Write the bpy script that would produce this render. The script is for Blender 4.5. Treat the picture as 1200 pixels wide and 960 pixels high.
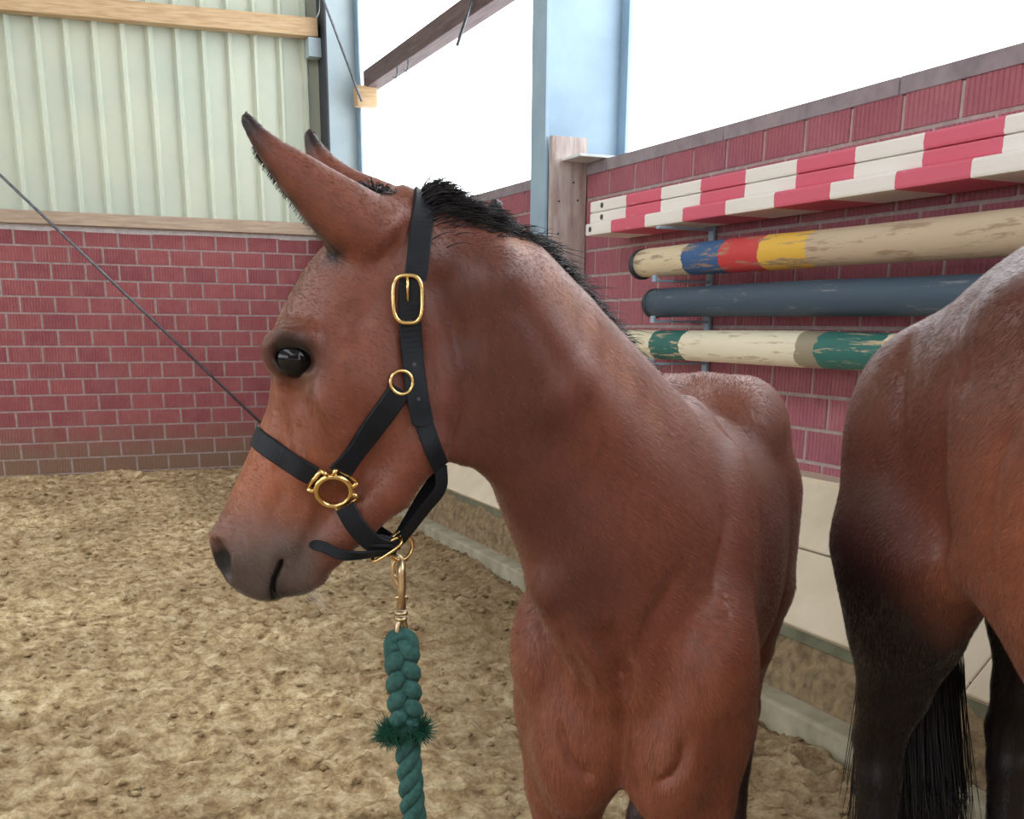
import bpy, bmesh, math, random
import numpy as np
from mathutils import Vector, Matrix
from mathutils.bvhtree import BVHTree

for _o in list(bpy.data.objects): bpy.data.objects.remove(_o)
scene = bpy.context.scene
COL = scene.collection
random.seed(7)
RNG = np.random.default_rng(11)

# ------------------------------------------------------------------ camera
F, CX, CY = 1250.0, 600.0, 720.0
YAW, PITCH, ROLL, CAMH = math.radians(23.9), math.radians(15.2), math.radians(0.46), 1.25
FW = np.array([math.sin(YAW)*math.cos(PITCH), math.cos(YAW)*math.cos(PITCH), -math.sin(PITCH)])
R0 = np.array([math.cos(YAW), -math.sin(YAW), 0.0]); U0 = np.cross(R0, FW)
RT = R0*math.cos(ROLL)+U0*math.sin(ROLL); UP = -R0*math.sin(ROLL)+U0*math.cos(ROLL)
EYE = np.array([0, 0, CAMH])
FH = np.array([math.sin(YAW), math.cos(YAW), 0.0])
cam = bpy.data.cameras.new('camera'); cam_o = bpy.data.objects.new('camera', cam); COL.objects.link(cam_o)
cam.sensor_fit = 'HORIZONTAL'; cam.sensor_width = 36.0; cam.lens = F/1200*36
cam.shift_y = (CY-480)/1200; cam.clip_start = 0.05
m = Matrix.Identity(4)
for i in range(3):
    m[i][0] = RT[i]; m[i][1] = UP[i]; m[i][2] = -FW[i]; m[i][3] = EYE[i]
cam_o.matrix_world = m
scene.camera = cam_o

# ------------------------------------------------------------------ daylight
SKY = 3.9
world = bpy.data.worlds.new('overcast'); scene.world = world; world.use_nodes = True
bg = world.node_tree.nodes['Background']; bg.inputs[0].default_value = (0.93, 0.97, 1.0, 1); bg.inputs[1].default_value = SKY
scene.view_settings.view_transform = 'Standard'; scene.view_settings.look = 'None'
scene.view_settings.gamma = 1; scene.view_settings.use_curve_mapping = False
scene.view_settings.exposure = 0.10

# ------------------------------------------------------------------ helpers
def ray(px, py): return FW+RT*((px-CX)/F)-UP*((py-CY)/F)
def atg(px, py, g):
    r = ray(px, py); return EYE+r*(g/(r@FH))
def onX(px, py, X):
    r = ray(px, py); return EYE+r*(X/r[0])
def onY(px, py, Y):
    r = ray(px, py); return EYE+r*(Y/r[1])
def nrm(v): v = np.asarray(v, float); return v/np.linalg.norm(v)

def tag(o, label=None, cat=None, group=None, kind=None):
    if label: o['label'] = label
    if cat: o['category'] = cat
    if group: o['group'] = group
    if kind: o['kind'] = kind
    return o
def link(o, parent=None):
    COL.objects.link(o)
    if parent is not None: o.parent = parent
    return o
def empty(name, loc=(0, 0, 0)):
    o = bpy.data.objects.new(name, None); o.empty_display_size = .1; COL.objects.link(o); o.location = loc; return o
def bm_obj(name, bm, mat, parent=None, smooth=False):
    me = bpy.data.meshes.new(name); bmesh.ops.recalc_face_normals(bm, faces=bm.faces); bm.to_mesh(me); bm.free()
    if smooth: me.shade_smooth()
    me.materials.append(mat); return place(bpy.data.objects.new(name, me), parent)
def place(o, parent=None):
    COL.objects.link(o)
    if parent is not None:
        o.parent = parent; o.matrix_parent_inverse = Matrix.Translation(parent.location).inverted()
    return o
def raw_obj(name, v, f, mat, parent=None, smooth=True):
    me = bpy.data.meshes.new(name); me.from_pydata([tuple(map(float, p)) for p in v], [], f); me.update()
    if smooth: me.shade_smooth()
    me.materials.append(mat); return place(bpy.data.objects.new(name, me), parent)
def np_mesh(name, V, Q):
    me = bpy.data.meshes.new(name); n = len(Q); k = Q.shape[1]
    me.vertices.add(len(V)); me.vertices.foreach_set('co', V.astype(np.float32).ravel())
    me.loops.add(n*k); me.loops.foreach_set('vertex_index', Q.astype(np.int32).ravel())
    me.polygons.add(n); me.polygons.foreach_set('loop_start', np.arange(0, n*k, k, dtype=np.int32))
    me.update(calc_edges=True); me.shade_smooth(); return me
def box(bm, lo, hi, bev=0.0):
    lo, hi = Vector(lo), Vector(hi)
    r = bmesh.ops.create_cube(bm, size=1.0); vs = r['verts']
    for v in vs: v.co = Vector(((lo[i]+hi[i])/2+v.co[i]*(hi[i]-lo[i]) for i in range(3)))
    if bev:
        es = list({e for v in vs for e in v.link_edges})
        bmesh.ops.bevel(bm, geom=es, offset=bev, segments=2, affect='EDGES', profile=.6)
def tube(bm, pts, rad, n=8, cap=True, closed=False):
    pts = [Vector(p) for p in pts]; N = len(pts)
    rad = rad if hasattr(rad, '__len__') else [rad]*N
    rings = []; ref = None
    for i, p in enumerate(pts):
        a = pts[(i-1) % N] if (closed or i) else p; b = pts[(i+1) % N] if (closed or i < N-1) else p
        t = (b-a).normalized()
        if ref is None: ref = t.orthogonal().normalized()
        ref = (ref-t*ref.dot(t)).normalized(); w = t.cross(ref)
        rings.append([bm.verts.new(p+(ref*math.cos(2*math.pi*k/n)+w*math.sin(2*math.pi*k/n))*rad[i]) for k in range(n)])
    for i in range(N if closed else N-1):
        A, B = rings[i], rings[(i+1) % N]
        for k in range(n): bm.faces.new((A[k], A[(k+1) % n], B[(k+1) % n], B[k]))
    if cap and not closed: bm.faces.new(rings[0][::-1]); bm.faces.new(rings[-1])
def catmull(P, n):
    P = np.asarray(P, float); N = len(P); out = []
    for u in np.linspace(0, N-1, n):
        i = min(int(u), N-2); t = u-i
        p0 = P[i-1] if i else 2*P[0]-P[1]; p1 = P[i]; p2 = P[i+1]; p3 = P[i+2] if i+2 < N else 2*P[-1]-P[-2]
        out.append(.5*((2*p1)+(p2-p0)*t+(2*p0-5*p1+4*p2-p3)*t*t+(3*p1-p0-3*p2+p3)*t**3))
    return np.array(out)

# value noise in numpy (for the ground)
def vnoise(x, y, seed):
    xi = np.floor(x).astype(np.int64); yi = np.floor(y).astype(np.int64); fx = x-xi; fy = y-yi
    fx = fx*fx*(3-2*fx); fy = fy*fy*(3-2*fy)
    def h(a, b):
        n = (a*374761393+b*668265263+seed*69069) & 0x7fffffff; n = ((n ^ (n >> 13))*1274126177) & 0x7fffffff
        return ((n ^ (n >> 16)) & 0xffff)/65535.0
    return (h(xi, yi)*(1-fx)+h(xi+1, yi)*fx)*(1-fy)+(h(xi, yi+1)*(1-fx)+h(xi+1, yi+1)*fx)*fy

# ------------------------------------------------------------------ materials
class NT:
    def __init__(s, name):
        s.m = bpy.data.materials.new(name); s.m.use_nodes = True; s.t = s.m.node_tree
        s.b = s.t.nodes['Principled BSDF']
    def n(s, typ, **kw):
        o = s.t.nodes.new(typ)
        for k, v in kw.items():
            if k in o.inputs: o.inputs[k].default_value = v
            else: setattr(o, k, v)
        return o
    def l(s, a, b): s.t.links.new(a, b)
    def noise(s, vec, scale, detail=4, rough=.55):
        o = s.n('ShaderNodeTexNoise', Scale=scale, Detail=detail, Roughness=rough)
        if vec is not None: s.l(vec, o.inputs['Vector'])
        return o.outputs['Fac']
    def coord(s, which='Object'): return s.n('ShaderNodeTexCoord').outputs[which]
    def mapped(s, vec, scale=(1, 1, 1), rot=(0, 0, 0)):
        o = s.n('ShaderNodeMapping'); o.inputs['Scale'].default_value = scale; o.inputs['Rotation'].default_value = rot; s.l(vec, o.inputs['Vector']); return o.outputs[0]
    def ramp(s, fac, stops, mode='LINEAR'):
        o = s.n('ShaderNodeValToRGB'); o.color_ramp.interpolation = mode; e = o.color_ramp.elements
        while len(e) > 1: e.remove(e[-1])
        e[0].position, e[0].color = stops[0][0], c4(stops[0][1])
        for p, c in stops[1:]:
            q = e.new(p); q.color = c4(c)
        s.l(fac, o.inputs[0]); return o.outputs[0]
    def mix(s, fac, a, b, mode='MIX'):
        o = s.n('ShaderNodeMix', data_type='RGBA', blend_type=mode)
        for sock, v in ((o.inputs[0], fac), (o.inputs[6], a), (o.inputs[7], b)):
            if isinstance(v, (int, float)): sock.default_value = v
            elif isinstance(v, tuple): sock.default_value = c4(v)
            else: s.l(v, sock)
        return o.outputs[2]
    def math(s, op, a, b=None):
        o = s.n('ShaderNodeMath', operation=op)
        for k, v in enumerate((a, b)):
            if v is None: continue
            if isinstance(v, (int, float)): o.inputs[k].default_value = v
            else: s.l(v, o.inputs[k])
        return o.outputs[0]
    def bump(s, h, strength=.5, dist=.01, prev=None):
        o = s.n('ShaderNodeBump', Strength=strength, Distance=dist); s.l(h, o.inputs['Height'])
        if prev is not None: s.l(prev, o.inputs['Normal'])
        s.l(o.outputs[0], s.b.inputs['Normal']); return o.outputs[0]
    def col(s, c):
        if isinstance(c, tuple): s.b.inputs['Base Color'].default_value = c4(c)
        else: s.l(c, s.b.inputs['Base Color'])
        return s
    def set(s, **kw):
        for k, v in kw.items(): s.b.inputs[k.replace('_', ' ')].default_value = v
        return s
def c4(c): return (c[0], c[1], c[2], 1.0)
def srgb(r, g, b):
    f = lambda v: (v/12.92 if v <= .04045 else ((v+.055)/1.055)**2.4)
    return tuple(f(v/255) for v in (r, g, b))

def mat_brick(name, red, dark):
    t = NT(name); oc = t.coord('Object'); info = t.n('ShaderNodeObjectInfo').outputs['Random']
    pos = t.n('ShaderNodeNewGeometry').outputs['Position']
    n = t.noise(pos, 9, 5); n2 = t.noise(pos, 60, 3)
    c = t.mix(t.math('MULTIPLY', info, .75), red, dark)
    c = t.mix(t.ramp(n, [(.4, (0, 0, 0)), (.75, (.35, .35, .35))]), c, srgb(178, 120, 118))
    c = t.mix(t.ramp(n2, [(.55, (0, 0, 0)), (.8, (.4, .4, .4))]), c, srgb(96, 38, 44))
    z = t.n('ShaderNodeSeparateXYZ'); t.l(pos, z.inputs[0])
    zz = t.math('ADD', z.outputs[2], t.math('MULTIPLY', n, -.35))
    c = t.mix(t.ramp(zz, [(.0, (.9, .9, .9)), (.13, (.45, .45, .45)), (.32, (0, 0, 0))]), c, srgb(128, 104, 84))
    t.col(c).set(Roughness=.8)
    t.bump(n2, .35, .002)
    return t.m
M = {}
M['brick'] = mat_brick('ridged_red_brick', srgb(154, 84, 88), srgb(130, 67, 75))
M['brick_r'] = mat_brick('ridged_rose_brick', srgb(162, 96, 108), srgb(142, 82, 96))
def simple(name, base, var=None, scale=12, rough=.6, bump=.2, dist=.004, metal=0, stretch=(1, 1, 1)):
    t = NT(name); v = t.mapped(t.coord('Object'), stretch); n = t.noise(v, scale, 6)
    if var: t.col(t.mix(t.ramp(n, [(.35, (0, 0, 0)), (.7, (1, 1, 1))]), base, var))
    else: t.col(base)
    t.set(Roughness=rough, Metallic=metal)
    if bump: t.bump(n, bump, dist)
    return t.m
M['mortar'] = simple('pale_mortar', srgb(176, 160, 158), srgb(150, 136, 134), 30, .9, .4)
M['mortar_cap'] = simple('white_mortar', srgb(206, 202, 202), srgb(180, 176, 178), 20, .9, .4)
M['cladding'] = simple('cream_green_sheet', srgb(204, 210, 192), srgb(190, 200, 186), 2, .45, .0)
M['pine'] = simple('pale_pine', srgb(206, 178, 140), srgb(176, 142, 104), 10, .7, .15, .003, 0, (.6, 8, 8))
M['plank'] = simple('weathered_plank', srgb(184, 164, 144), srgb(158, 136, 118), 10, .75, .15, .003, 0, (.6, 8, 8))
M['steel'] = simple('blue_grey_painted_steel', srgb(156, 182, 202), srgb(138, 164, 186), 4, .4, .05)
M['steel_light'] = simple('pale_blue_painted_steel', srgb(188, 204, 208), srgb(166, 186, 196), 4, .45, .05)
M['steel_dark'] = simple('dark_steel', srgb(58, 62, 72), srgb(44, 48, 58), 6, .5, .05)
M['galv'] = simple('galvanised_rod', srgb(120, 124, 132), srgb(88, 92, 100), 30, .45, .05, .001, .6)
M['brown_wood'] = simple('brown_stained_rail', srgb(112, 92, 92), srgb(80, 64, 66), 6, .7, .2, .003, 0, (8, .6, 8))
M['oldboard'] = simple('old_grey_board', srgb(196, 186, 182), srgb(152, 130, 124), 7, .7, .25, .003, 0, (4, 4, .7))
M['kick'] = simple('cream_kickboard', srgb(214, 202, 182), srgb(198, 184, 162), 5, .6, .12, .002)
M['concrete'] = simple('kerb_concrete', srgb(170, 164, 144), srgb(138, 130, 110), 8, .85, .4)
M['cap'] = simple('grey_stone_coping', srgb(150, 140, 146), srgb(126, 116, 124), 12, .8, .3)
M['roof'] = simple('unseen_roof_sheet', srgb(150, 146, 138), None, 4, .7, 0)
M['white_post'] = simple('white_painted_post', srgb(214, 220, 222), srgb(190, 198, 200), 6, .5, .05)
def mat_ground():
    t = NT('arena_sand'); pos = t.n('ShaderNodeNewGeometry').outputs['Position']
    a = t.noise(pos, 1.1, 4); b = t.noise(pos, 14, 8, .7); c = t.noise(pos, 70, 4, .6)
    col = t.ramp(b, [(.3, srgb(92, 74, 52)), (.42, srgb(164, 138, 102)), (.52, srgb(204, 180, 140)), (.66, srgb(242, 224, 186))])
    col = t.mix(t.ramp(a, [(.35, (0, 0, 0)), (.7, (.55, .55, .55))]), col, srgb(128, 106, 78))
    sp = t.n('ShaderNodeSeparateXYZ'); t.l(pos, sp.inputs[0])
    damp = t.math('ADD', sp.outputs[0], t.math('MULTIPLY', a, .9))
    damp = t.ramp(t.math('MULTIPLY', damp, .25), [(.3, (0, 0, 0)), (.55, (.55, .55, .55))])
    col = t.mix(damp, col, srgb(108, 88, 66))
    col = t.mix(t.ramp(c, [(.5, (0, 0, 0)), (.75, (.5, .5, .5))]), col, srgb(90, 72, 52))
    t.col(col).set(Roughness=.95, Specular_IOR_Level=.15)
    nb = t.bump(b, .8, .03); t.bump(c, .6, .008, nb)
    return t.m
M['sand'] = mat_ground()
M['earth'] = simple('caked_earth', srgb(150, 130, 100), srgb(98, 82, 62), 26, .95, 1.0, .02)
def mat_coat(name, rough=.42):
    t = NT(name); at = t.n('ShaderNodeVertexColor'); at.layer_name = 'coat'
    oc = t.coord('Object')
    n = t.noise(oc, 14, 4); h = t.noise(t.mapped(oc, (1, 1, .28), (.5, .4, 0)), 420, 2); h2 = t.noise(t.mapped(oc, (1, 1, .3), (.3, -.5, 0)), 90, 3)
    c = t.mix(t.ramp(n, [(.35, (.0, .0, .0)), (.7, (.3, .3, .3))]), at.outputs['Color'], at.outputs['Color'], 'MULTIPLY')
    c = t.mix(.22, c, t.mix(1.0, at.outputs['Color'], t.ramp(h2, [(.3, (.45, .45, .45)), (.7, (1.6, 1.5, 1.4))]), 'MULTIPLY'))
    t.col(c).set(Roughness=rough, Specular_IOR_Level=.42, Sheen_Weight=.22, Sheen_Roughness=.4)
    t.b.inputs['Sheen Tint'].default_value = (1, .85, .78, 1)
    b = t.bump(h2, .10, .004); t.bump(h, .16, .0015, b)
    return t.m
M['coat'] = mat_coat('bay_foal_coat'); M['coat_mare'] = mat_coat('dark_bay_mare_coat', .36)
def _fur():
    t = NT('fur_strand'); at = t.n('ShaderNodeVertexColor'); at.layer_name = 'coat'; t.col(at.outputs['Color']).set(Roughness=.48, Specular_IOR_Level=.32); return t.m
M['fur'] = _fur()
M['hair'] = NT('black_brown_hair').col((.012, .010, .012)).set(Roughness=.45).m
M['hair_brown'] = NT('brown_foal_hair').col((.04, .022, .02)).set(Roughness=.5).m
M['whisker'] = NT('pale_whisker').col((.6, .55, .5)).set(Roughness=.4).m
M['eye'] = NT('dark_glossy_eye').col((.005, .005, .007)).set(Roughness=.10, Specular_IOR_Level=.35).m
M['leather'] = simple('black_leather', (.006, .008, .012), (.010, .013, .019), 60, .5, .12, .001)
M['leather'].node_tree.nodes['Principled BSDF'].inputs['Specular IOR Level'].default_value = .25
M['brass'] = simple('polished_brass', (.86, .62, .27), (.80, .56, .24), 40, .24, .05, .0006, 1.0)
M['bronze'] = simple('worn_brass', (.66, .52, .33), (.55, .43, .28), 60, .3, .08, .0006, 1.0)
M['rope'] = simple('green_rope', srgb(52, 98, 92), srgb(30, 70, 68), 160, .85, .6, .002)
M['rope_fray'] = simple('bright_green_fibre', srgb(22, 96, 70), srgb(20, 60, 56), 90, .7, 0)
M['band'] = NT('white_rubber_band').col((.75, .77, .8)).set(Roughness=.5).m

# ------------------------------------------------------------------ setting
W, D = 2.71, 9.35
def to_struct(o, **kw): o['kind'] = 'structure'; return o
# ground: one grid, fine where it lies near
def ground():
    gx = np.concatenate([np.linspace(-14, -1.6, 26)[:-1], np.linspace(-1.6, 2.25, 420), np.linspace(2.25, 2.9, 8)[1:]])
    gy = np.concatenate([np.linspace(-10, .7, 16)[:-1], .7+(9.5-.7)*np.linspace(0, 1, 640)**1.5, ])
    X, Y = np.meshgrid(gx, gy, indexing='ij')
    z = np.zeros_like(X)
    for s, a, k in ((1.3, .035, 1), (3.1, .024, 2), (7, .026, 3), (15, .024, 4), (31, .015, 5), (63, .008, 6)):
        n = vnoise(X*s+3.1*k, Y*s-1.7*k, k)-.5
        z += a*(n if k < 3 else -np.abs(n)*1.7+.3)
    # hoof marks
    for k in range(150):
        cx, cy = RNG.uniform(-1.5, 2.0), RNG.uniform(1.2, 8.8); r = RNG.uniform(.045, .075)
        dd = ((X-cx)**2+(Y-cy)**2)/r**2
        z += -.028*np.exp(-dd*1.4)+.014*np.exp(-(np.sqrt(dd)-1.5)**2*4)
    z = z-z.mean()
    z *= np.clip((np.abs(Y)+2)/3, 0, 1)
    # sand banked up along the two walls
    z += .055*np.exp(-((9.35-Y)/.45)**2)
    z += .05*np.exp(-((2.2-np.minimum(X, 2.2))/.25)**2)*np.clip((Y-4.2)/2, 0, 1.3)
    z -= .012
    nx, ny = X.shape; V = np.stack([X, Y, z], -1).reshape(-1, 3)
    i = np.arange(nx*ny).reshape(nx, ny)
    Q = np.stack([i[:-1, :-1], i[1:, :-1], i[1:, 1:], i[:-1, 1:]], -1).reshape(-1, 4)
    me = np_mesh('floor', V, Q); me.materials.append(M['sand'])
    o = bpy.data.objects.new('floor', me); COL.objects.link(o); o['kind'] = 'structure'
    o['label'] = 'rough trampled sand floor of the riding arena'
    return (lambda x, y: float(z[min(np.searchsorted(gx, x), nx-1), min(np.searchsorted(gy, y), ny-1)]))
gz = ground()

# loose clods of sand (uncountable)
def clods():
    V = []; Q = []
    ico = bmesh.new(); bmesh.ops.create_icosphere(ico, subdivisions=1, radius=1.0)
    base = np.array([v.co[:] for v in ico.verts]); fs = np.array([[v.index for v in f.verts] for f in ico.faces]); ico.free()
    n = 0
    for k in range(5200):
        y = 1.0+8.2*RNG.random()**1.6; x = RNG.uniform(-1.6, 2.12)
        r = RNG.uniform(.003, .012)*(1+.6*(RNG.random() < .06))*(1 + y*.06)
        p = base*(1+RNG.uniform(-.35, .35, (len(base), 1)))*r*np.array([RNG.uniform(.8, 1.5), RNG.uniform(.8, 1.5), RNG.uniform(.5, .8)])
        V.append(p+np.array([x, y, gz(x, y)+r*.15])); Q.append(fs+n); n += len(base)
    me = np_mesh('sand_clods', np.concatenate(V), np.concatenate(Q)); me.materials.append(M['sand'])
    o = bpy.data.objects.new('sand_clods', me); COL.objects.link(o); o.parent = bpy.data.objects['floor']; o['kind'] = 'stuff'; o['label'] = 'crumbs and clods of loose sand'
clods()

# brick meshes, centred; ridges run vertically along local x
def brick_mesh(name, L, Hh, T, mat, ridges=11):
    """combed brick: vertical ridges on the face (local -y and +y)"""
    bm = bmesh.new(); pr = []; p = L/ridges; g = .0036
    for k in range(ridges):
        x = -L/2+p*k; pr += [(x+p*.08, g if k else .003), (x+p*.22, 0), (x+p*.80, 0), (x+p*.94, g if k < ridges-1 else .003)]
    pts = [(x, -T/2+y) for x, y in pr]+[(L/2, T/2), (-L/2, T/2)]
    lo = [bm.verts.new((x, y, -Hh/2)) for x, y in pts]; hi = [bm.verts.new((x, y, Hh/2)) for x, y in pts]; n = len(pts)
    for i in range(n): bm.faces.new((lo[i], lo[(i+1) % n], hi[(i+1) % n], hi[i]))
    bm.faces.new(lo[::-1]); bm.faces.new(hi)
    me = bpy.data.meshes.new(name); bm.to_mesh(me); bm.free(); me.materials.append(mat); return me
def wall_bricks(wall, start, axis, rng, zs, mesh, half, face, mat, keep, rotz, name_rest):
    """rows of bricks: those kept are single objects, the others one joined part"""
    rest = bmesh.new(); nobj = 0
    for r, z in enumerate(zs):
        off = (.125 if r % 2 else 0)+start+RNG.uniform(-.02, .02)
        u = rng[0]+((off-rng[0]) % .25)
        while u < rng[1]:
            d = RNG.uniform(-.0015, .001)
            loc = (face+d, u, z) if axis == 'y' else (u, face+d, z)
            if keep(u, z):
                o = bpy.data.objects.new('brick', mesh); COL.objects.link(o); o.parent = wall; o.location = loc; o.rotation_euler = (RNG.uniform(-.004, .004), 0, rotz+RNG.uniform(-.006, .006)); nobj += 1
            else:
                L, T = (.06, .12) if axis == 'y' else (.12, .06)
                box(rest, (loc[0]-L, loc[1]-T, z-.0565), (loc[0]+L, loc[1]+T, z+.0565))
            u += .25
    o = bm_obj(name_rest, rest, mat, wall); o['kind'] = 'stuff'
    return nobj
# back wall
bm = bmesh.new(); box(bm, (-14, D+.0058, -.1), (2.95, D+.25, 1.955)); wall_back = to_struct(bm_obj('wall_back', bm, M['mortar']))
wall_back['label'] = 'red brick back wall with pale mortar joints'
zb = [1.868-.125*k for k in range(16)]
wall_bricks(wall_back, .11, 'x', (-13.9, 2.64), zb, brick_mesh('brick', .237, .111, .12, M['brick']), None, D+.06, M['brick'], lambda u, z: -.3 < u < 2.7, 0, 'brick_rows')
bm = bmesh.new()
for k in range(68):
    x = -14+.25*k; box(bm, (x, D-.004, 1.918+RNG.uniform(-.006, .004)), (min(x+.2505, 2.9), D+.25, 1.968), .0)
bm_obj('mortar_cap', bm, M['mortar_cap'], wall_back)
# ribbed cladding, each sheet a part: five ribs per metre
def sheet(x0, n):
    bm = bmesh.new(); prof = []
    for k in range(n):
        x = x0+.2*k
        prof += [(x, D+.05), (x+.140, D+.05), (x+.160, D+.004), (x+.180, D+.004), (x+.2, D+.05)]
    lo = [bm.verts.new((x, y, 1.96)) for x, y in prof]; hi = [bm.verts.new((x, y, 7.2)) for x, y in prof]
    for i in range(len(prof)-1):
        if (Vector(prof[i])-Vector(prof[i+1])).length > 1e-5: bm.faces.new((lo[i], lo[i+1], hi[i+1], hi[i]))
    bmesh.ops.remove_doubles(bm, verts=bm.verts, dist=1e-5)
    bmesh.ops.solidify(bm, geom=bm.faces[:], thickness=.003)
    return bm_obj('cladding_sheet', bm, M['cladding'], wall_back)
for k in range(-14, 3): sheet(-.085+1.0*k, 5 if k < 2 else 4)
# pine timbers across the back wall
def timber(name, a, b, h, th, mat, label, cat):
    bm = bmesh.new(); a, b = Vector(a), Vector(b); x = (b-a).normalized(); y = Vector((0, 0, 1)).cross(x).normalized(); z = x.cross(y); L = (b-a).length
    box(bm, (0, -th/2, -h/2), (L, th/2, h/2), .006)
    o = bm_obj(name, bm, mat); o.matrix_world = Matrix(((x.x, y.x, z.x, a.x), (x.y, y.y, z.y, a.y), (x.z, y.z, z.z, a.z), (0, 0, 0, 1)))
    return tag(o, label, cat)
timber('timber_beam', (-6.5, D-.07, 3.29), (2.36, D-.07, 3.515), .135, .12, M['pine'], 'pale pine beam nailed high across the ribbed cream cladding', 'beam')
timber('timber_plank', (-9, D-.034, 2.02), (2.38, D-.034, 2.003), .096, .058, M['plank'], 'pinkish weathered plank along the top of the back brick wall', 'plank')

# right wall
bm = bmesh.new(); box(bm, (W+.0058, -6, -.1), (W+.28, D+.05, 1.985)); wall_right = to_struct(bm_obj('wall_right', bm, M['mortar']))
wall_right['label'] = 'low rose brick side wall below the bright opening'
zr = [1.934-.125*k for k in range(16)]
kept = lambda u, z: 1.7 < u < 6.4 and z > .6
wall_bricks(wall_right, .095, 'y', (-5.9, D-.05), zr, brick_mesh('brick', .237, .111, .12, M['brick_r']), None, W+.06, M['brick_r'], kept, -math.pi/2, 'brick_rows')
bm = bmesh.new()
y = -6.0
while y < D: box(bm, (W-.006, y, 1.988), (W+.3, min(y+.995, D+.05), 2.045), .004); y += 1.0
bm_obj('coping', bm, M['cap'], wall_right)
# kickboards: two boards leaning on a frame
kick = empty('kickboard', (2.3, 2.5, 0)); kick['kind'] = 'structure'; kick['label'] = 'cream sloping kickboards along the foot of the side wall'
def slab(p0, p1, y0, y1, th):
    bm = bmesh.new(); a = Vector((p0[0], 0, p0[1])); b = Vector((p1[0], 0, p1[1])); d = (b-a).normalized(); n = Vector((d.z, 0, -d.x))
    c = [a, b, b+n*th, a+n*th]
    v0 = [bm.verts.new((q.x, y0, q.z)) for q in c]; v1 = [bm.verts.new((q.x, y1, q.z)) for q in c]
    bm.faces.new(v0); bm.faces.new(v1[::-1])
    for i in range(4): bm.faces.new((v0[i], v1[i], v1[(i+1) % 4], v0[(i+1) % 4]))
    bmesh.ops.bevel(bm, geom=bm.edges[:], offset=.004, segments=1, affect='EDGES'); return bm
PB, PM, PT = (2.22, .30), (2.415, .502), (2.62, .712)
y = -4.0
for (y0, y1) in ((-4.0, -1.0), (-.996, 2.0), (2.004, 4.75), (4.755, 9.3)):
    bm_obj('board', slab(PB, (PM[0]-.002, PM[1]-.003), y0, y1, .03), M['kick'], kick)
    bm_obj('board', slab((PM[0]+.002, PM[1]+.003), PT, y0, y1, .03), M['kick'], kick)
bm = bmesh.new(); box(bm, (2.60, -4, .69), (W+.005, 9.3, .712), .003); bm_obj('top_ledge', bm, M['kick'], kick)
bm = bmesh.new(); box(bm, (2.245, -4, .24), (2.29, 9.3, .325), .004); bm_obj('bottom_rail', bm, simple('mossy_rail', srgb(118, 118, 98), srgb(84, 84, 66), 8, .8, .3), kick)
for yy in (4.65, .6):
    bm = bmesh.new(); box(bm, (2.16, yy-.03, -.05), (2.2, yy+.03, .285), .004); bm_obj('post', bm, M['white_post'], kick)
# earth bank and kerb under the boards
def bank():
    ny, nx = 420, 26; ys = np.linspace(-4, 9.3, ny); us = np.linspace(0, 1, nx)
    Yg, Ug = np.meshgrid(ys, us, indexing='ij')
    X = 2.19+.11*Ug; Z = .07+.25*Ug
    n = sum(a*(vnoise(Yg*s, Z*s*1.0+k*3, 20+k)-.5) for k, (s, a) in enumerate(((9, .03), (22, .03), (48, .022))))
    X = X-n*np.clip(Ug*5, 0, 1)-.02*np.sin(Ug*3.1)
    V = np.stack([X, Yg, Z], -1).reshape(-1, 3); i = np.arange(ny*nx).reshape(ny, nx)
    Q = np.stack([i[:-1, :-1], i[:-1, 1:], i[1:, 1:], i[1:, :-1]], -1).reshape(-1, 4)
    me = np_mesh('earth_bank', V, Q); me.materials.append(M['earth'])
    place(bpy.data.objects.new('earth_bank', me), kick)
bank()
bm = bmesh.new(); box(bm, (2.10, -4, -.1), (2.24, 9.3, .075), .012); o = to_struct(bm_obj('kerb', bm, M['concrete'])); o['label'] = 'pale concrete kerb at the foot of the side wall'

# steel columns
def column():
    t = empty('steel_column', (2.72, 5.33, 0)); tag(t, 'large pale blue steel column standing in the brick side wall', 'column')
    for name, lo, hi, mt in (('inner_flange', (2.485, 5.245, .0), (2.505, 5.415, 5.75), 'steel'), ('web', (2.5, 5.322, .0), (2.95, 5.338, 5.75), 'steel'), ('outer_flange', (2.945, 5.245, 1.9), (2.965, 5.415, 5.75), 'steel')):
        bm = bmesh.new(); box(bm, lo, hi, .003); bm_obj(name, bm, M[mt], t)
    bm = bmesh.new(); box(bm, (2.56, 5.0, 2.047), (2.9, 5.235, 2.06), .002); bm_obj('base_plate', bm, M['white_post'], t)
column()
bm = bmesh.new(); box(bm, (2.507, 5.205, .9), (2.705, 5.243, 2.165), .003); o = bm_obj('column_board', bm, M['oldboard'])
tag(o, 'grey weathered board with nail holes fixed to the big steel column', 'board')
for (px, py) in ((655, 236), (677, 235), (654, 274), (672, 214)):
    p = onY(px, py, 5.205); bm = bmesh.new(); bmesh.ops.create_cone(bm, cap_ends=True, segments=8, radius1=.006, radius2=.005, depth=.006)
    q = bm_obj('nail', bm, M['steel_dark'], None); q.rotation_euler = (math.pi/2, 0, 0); q.location = p; q.parent = o
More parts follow.
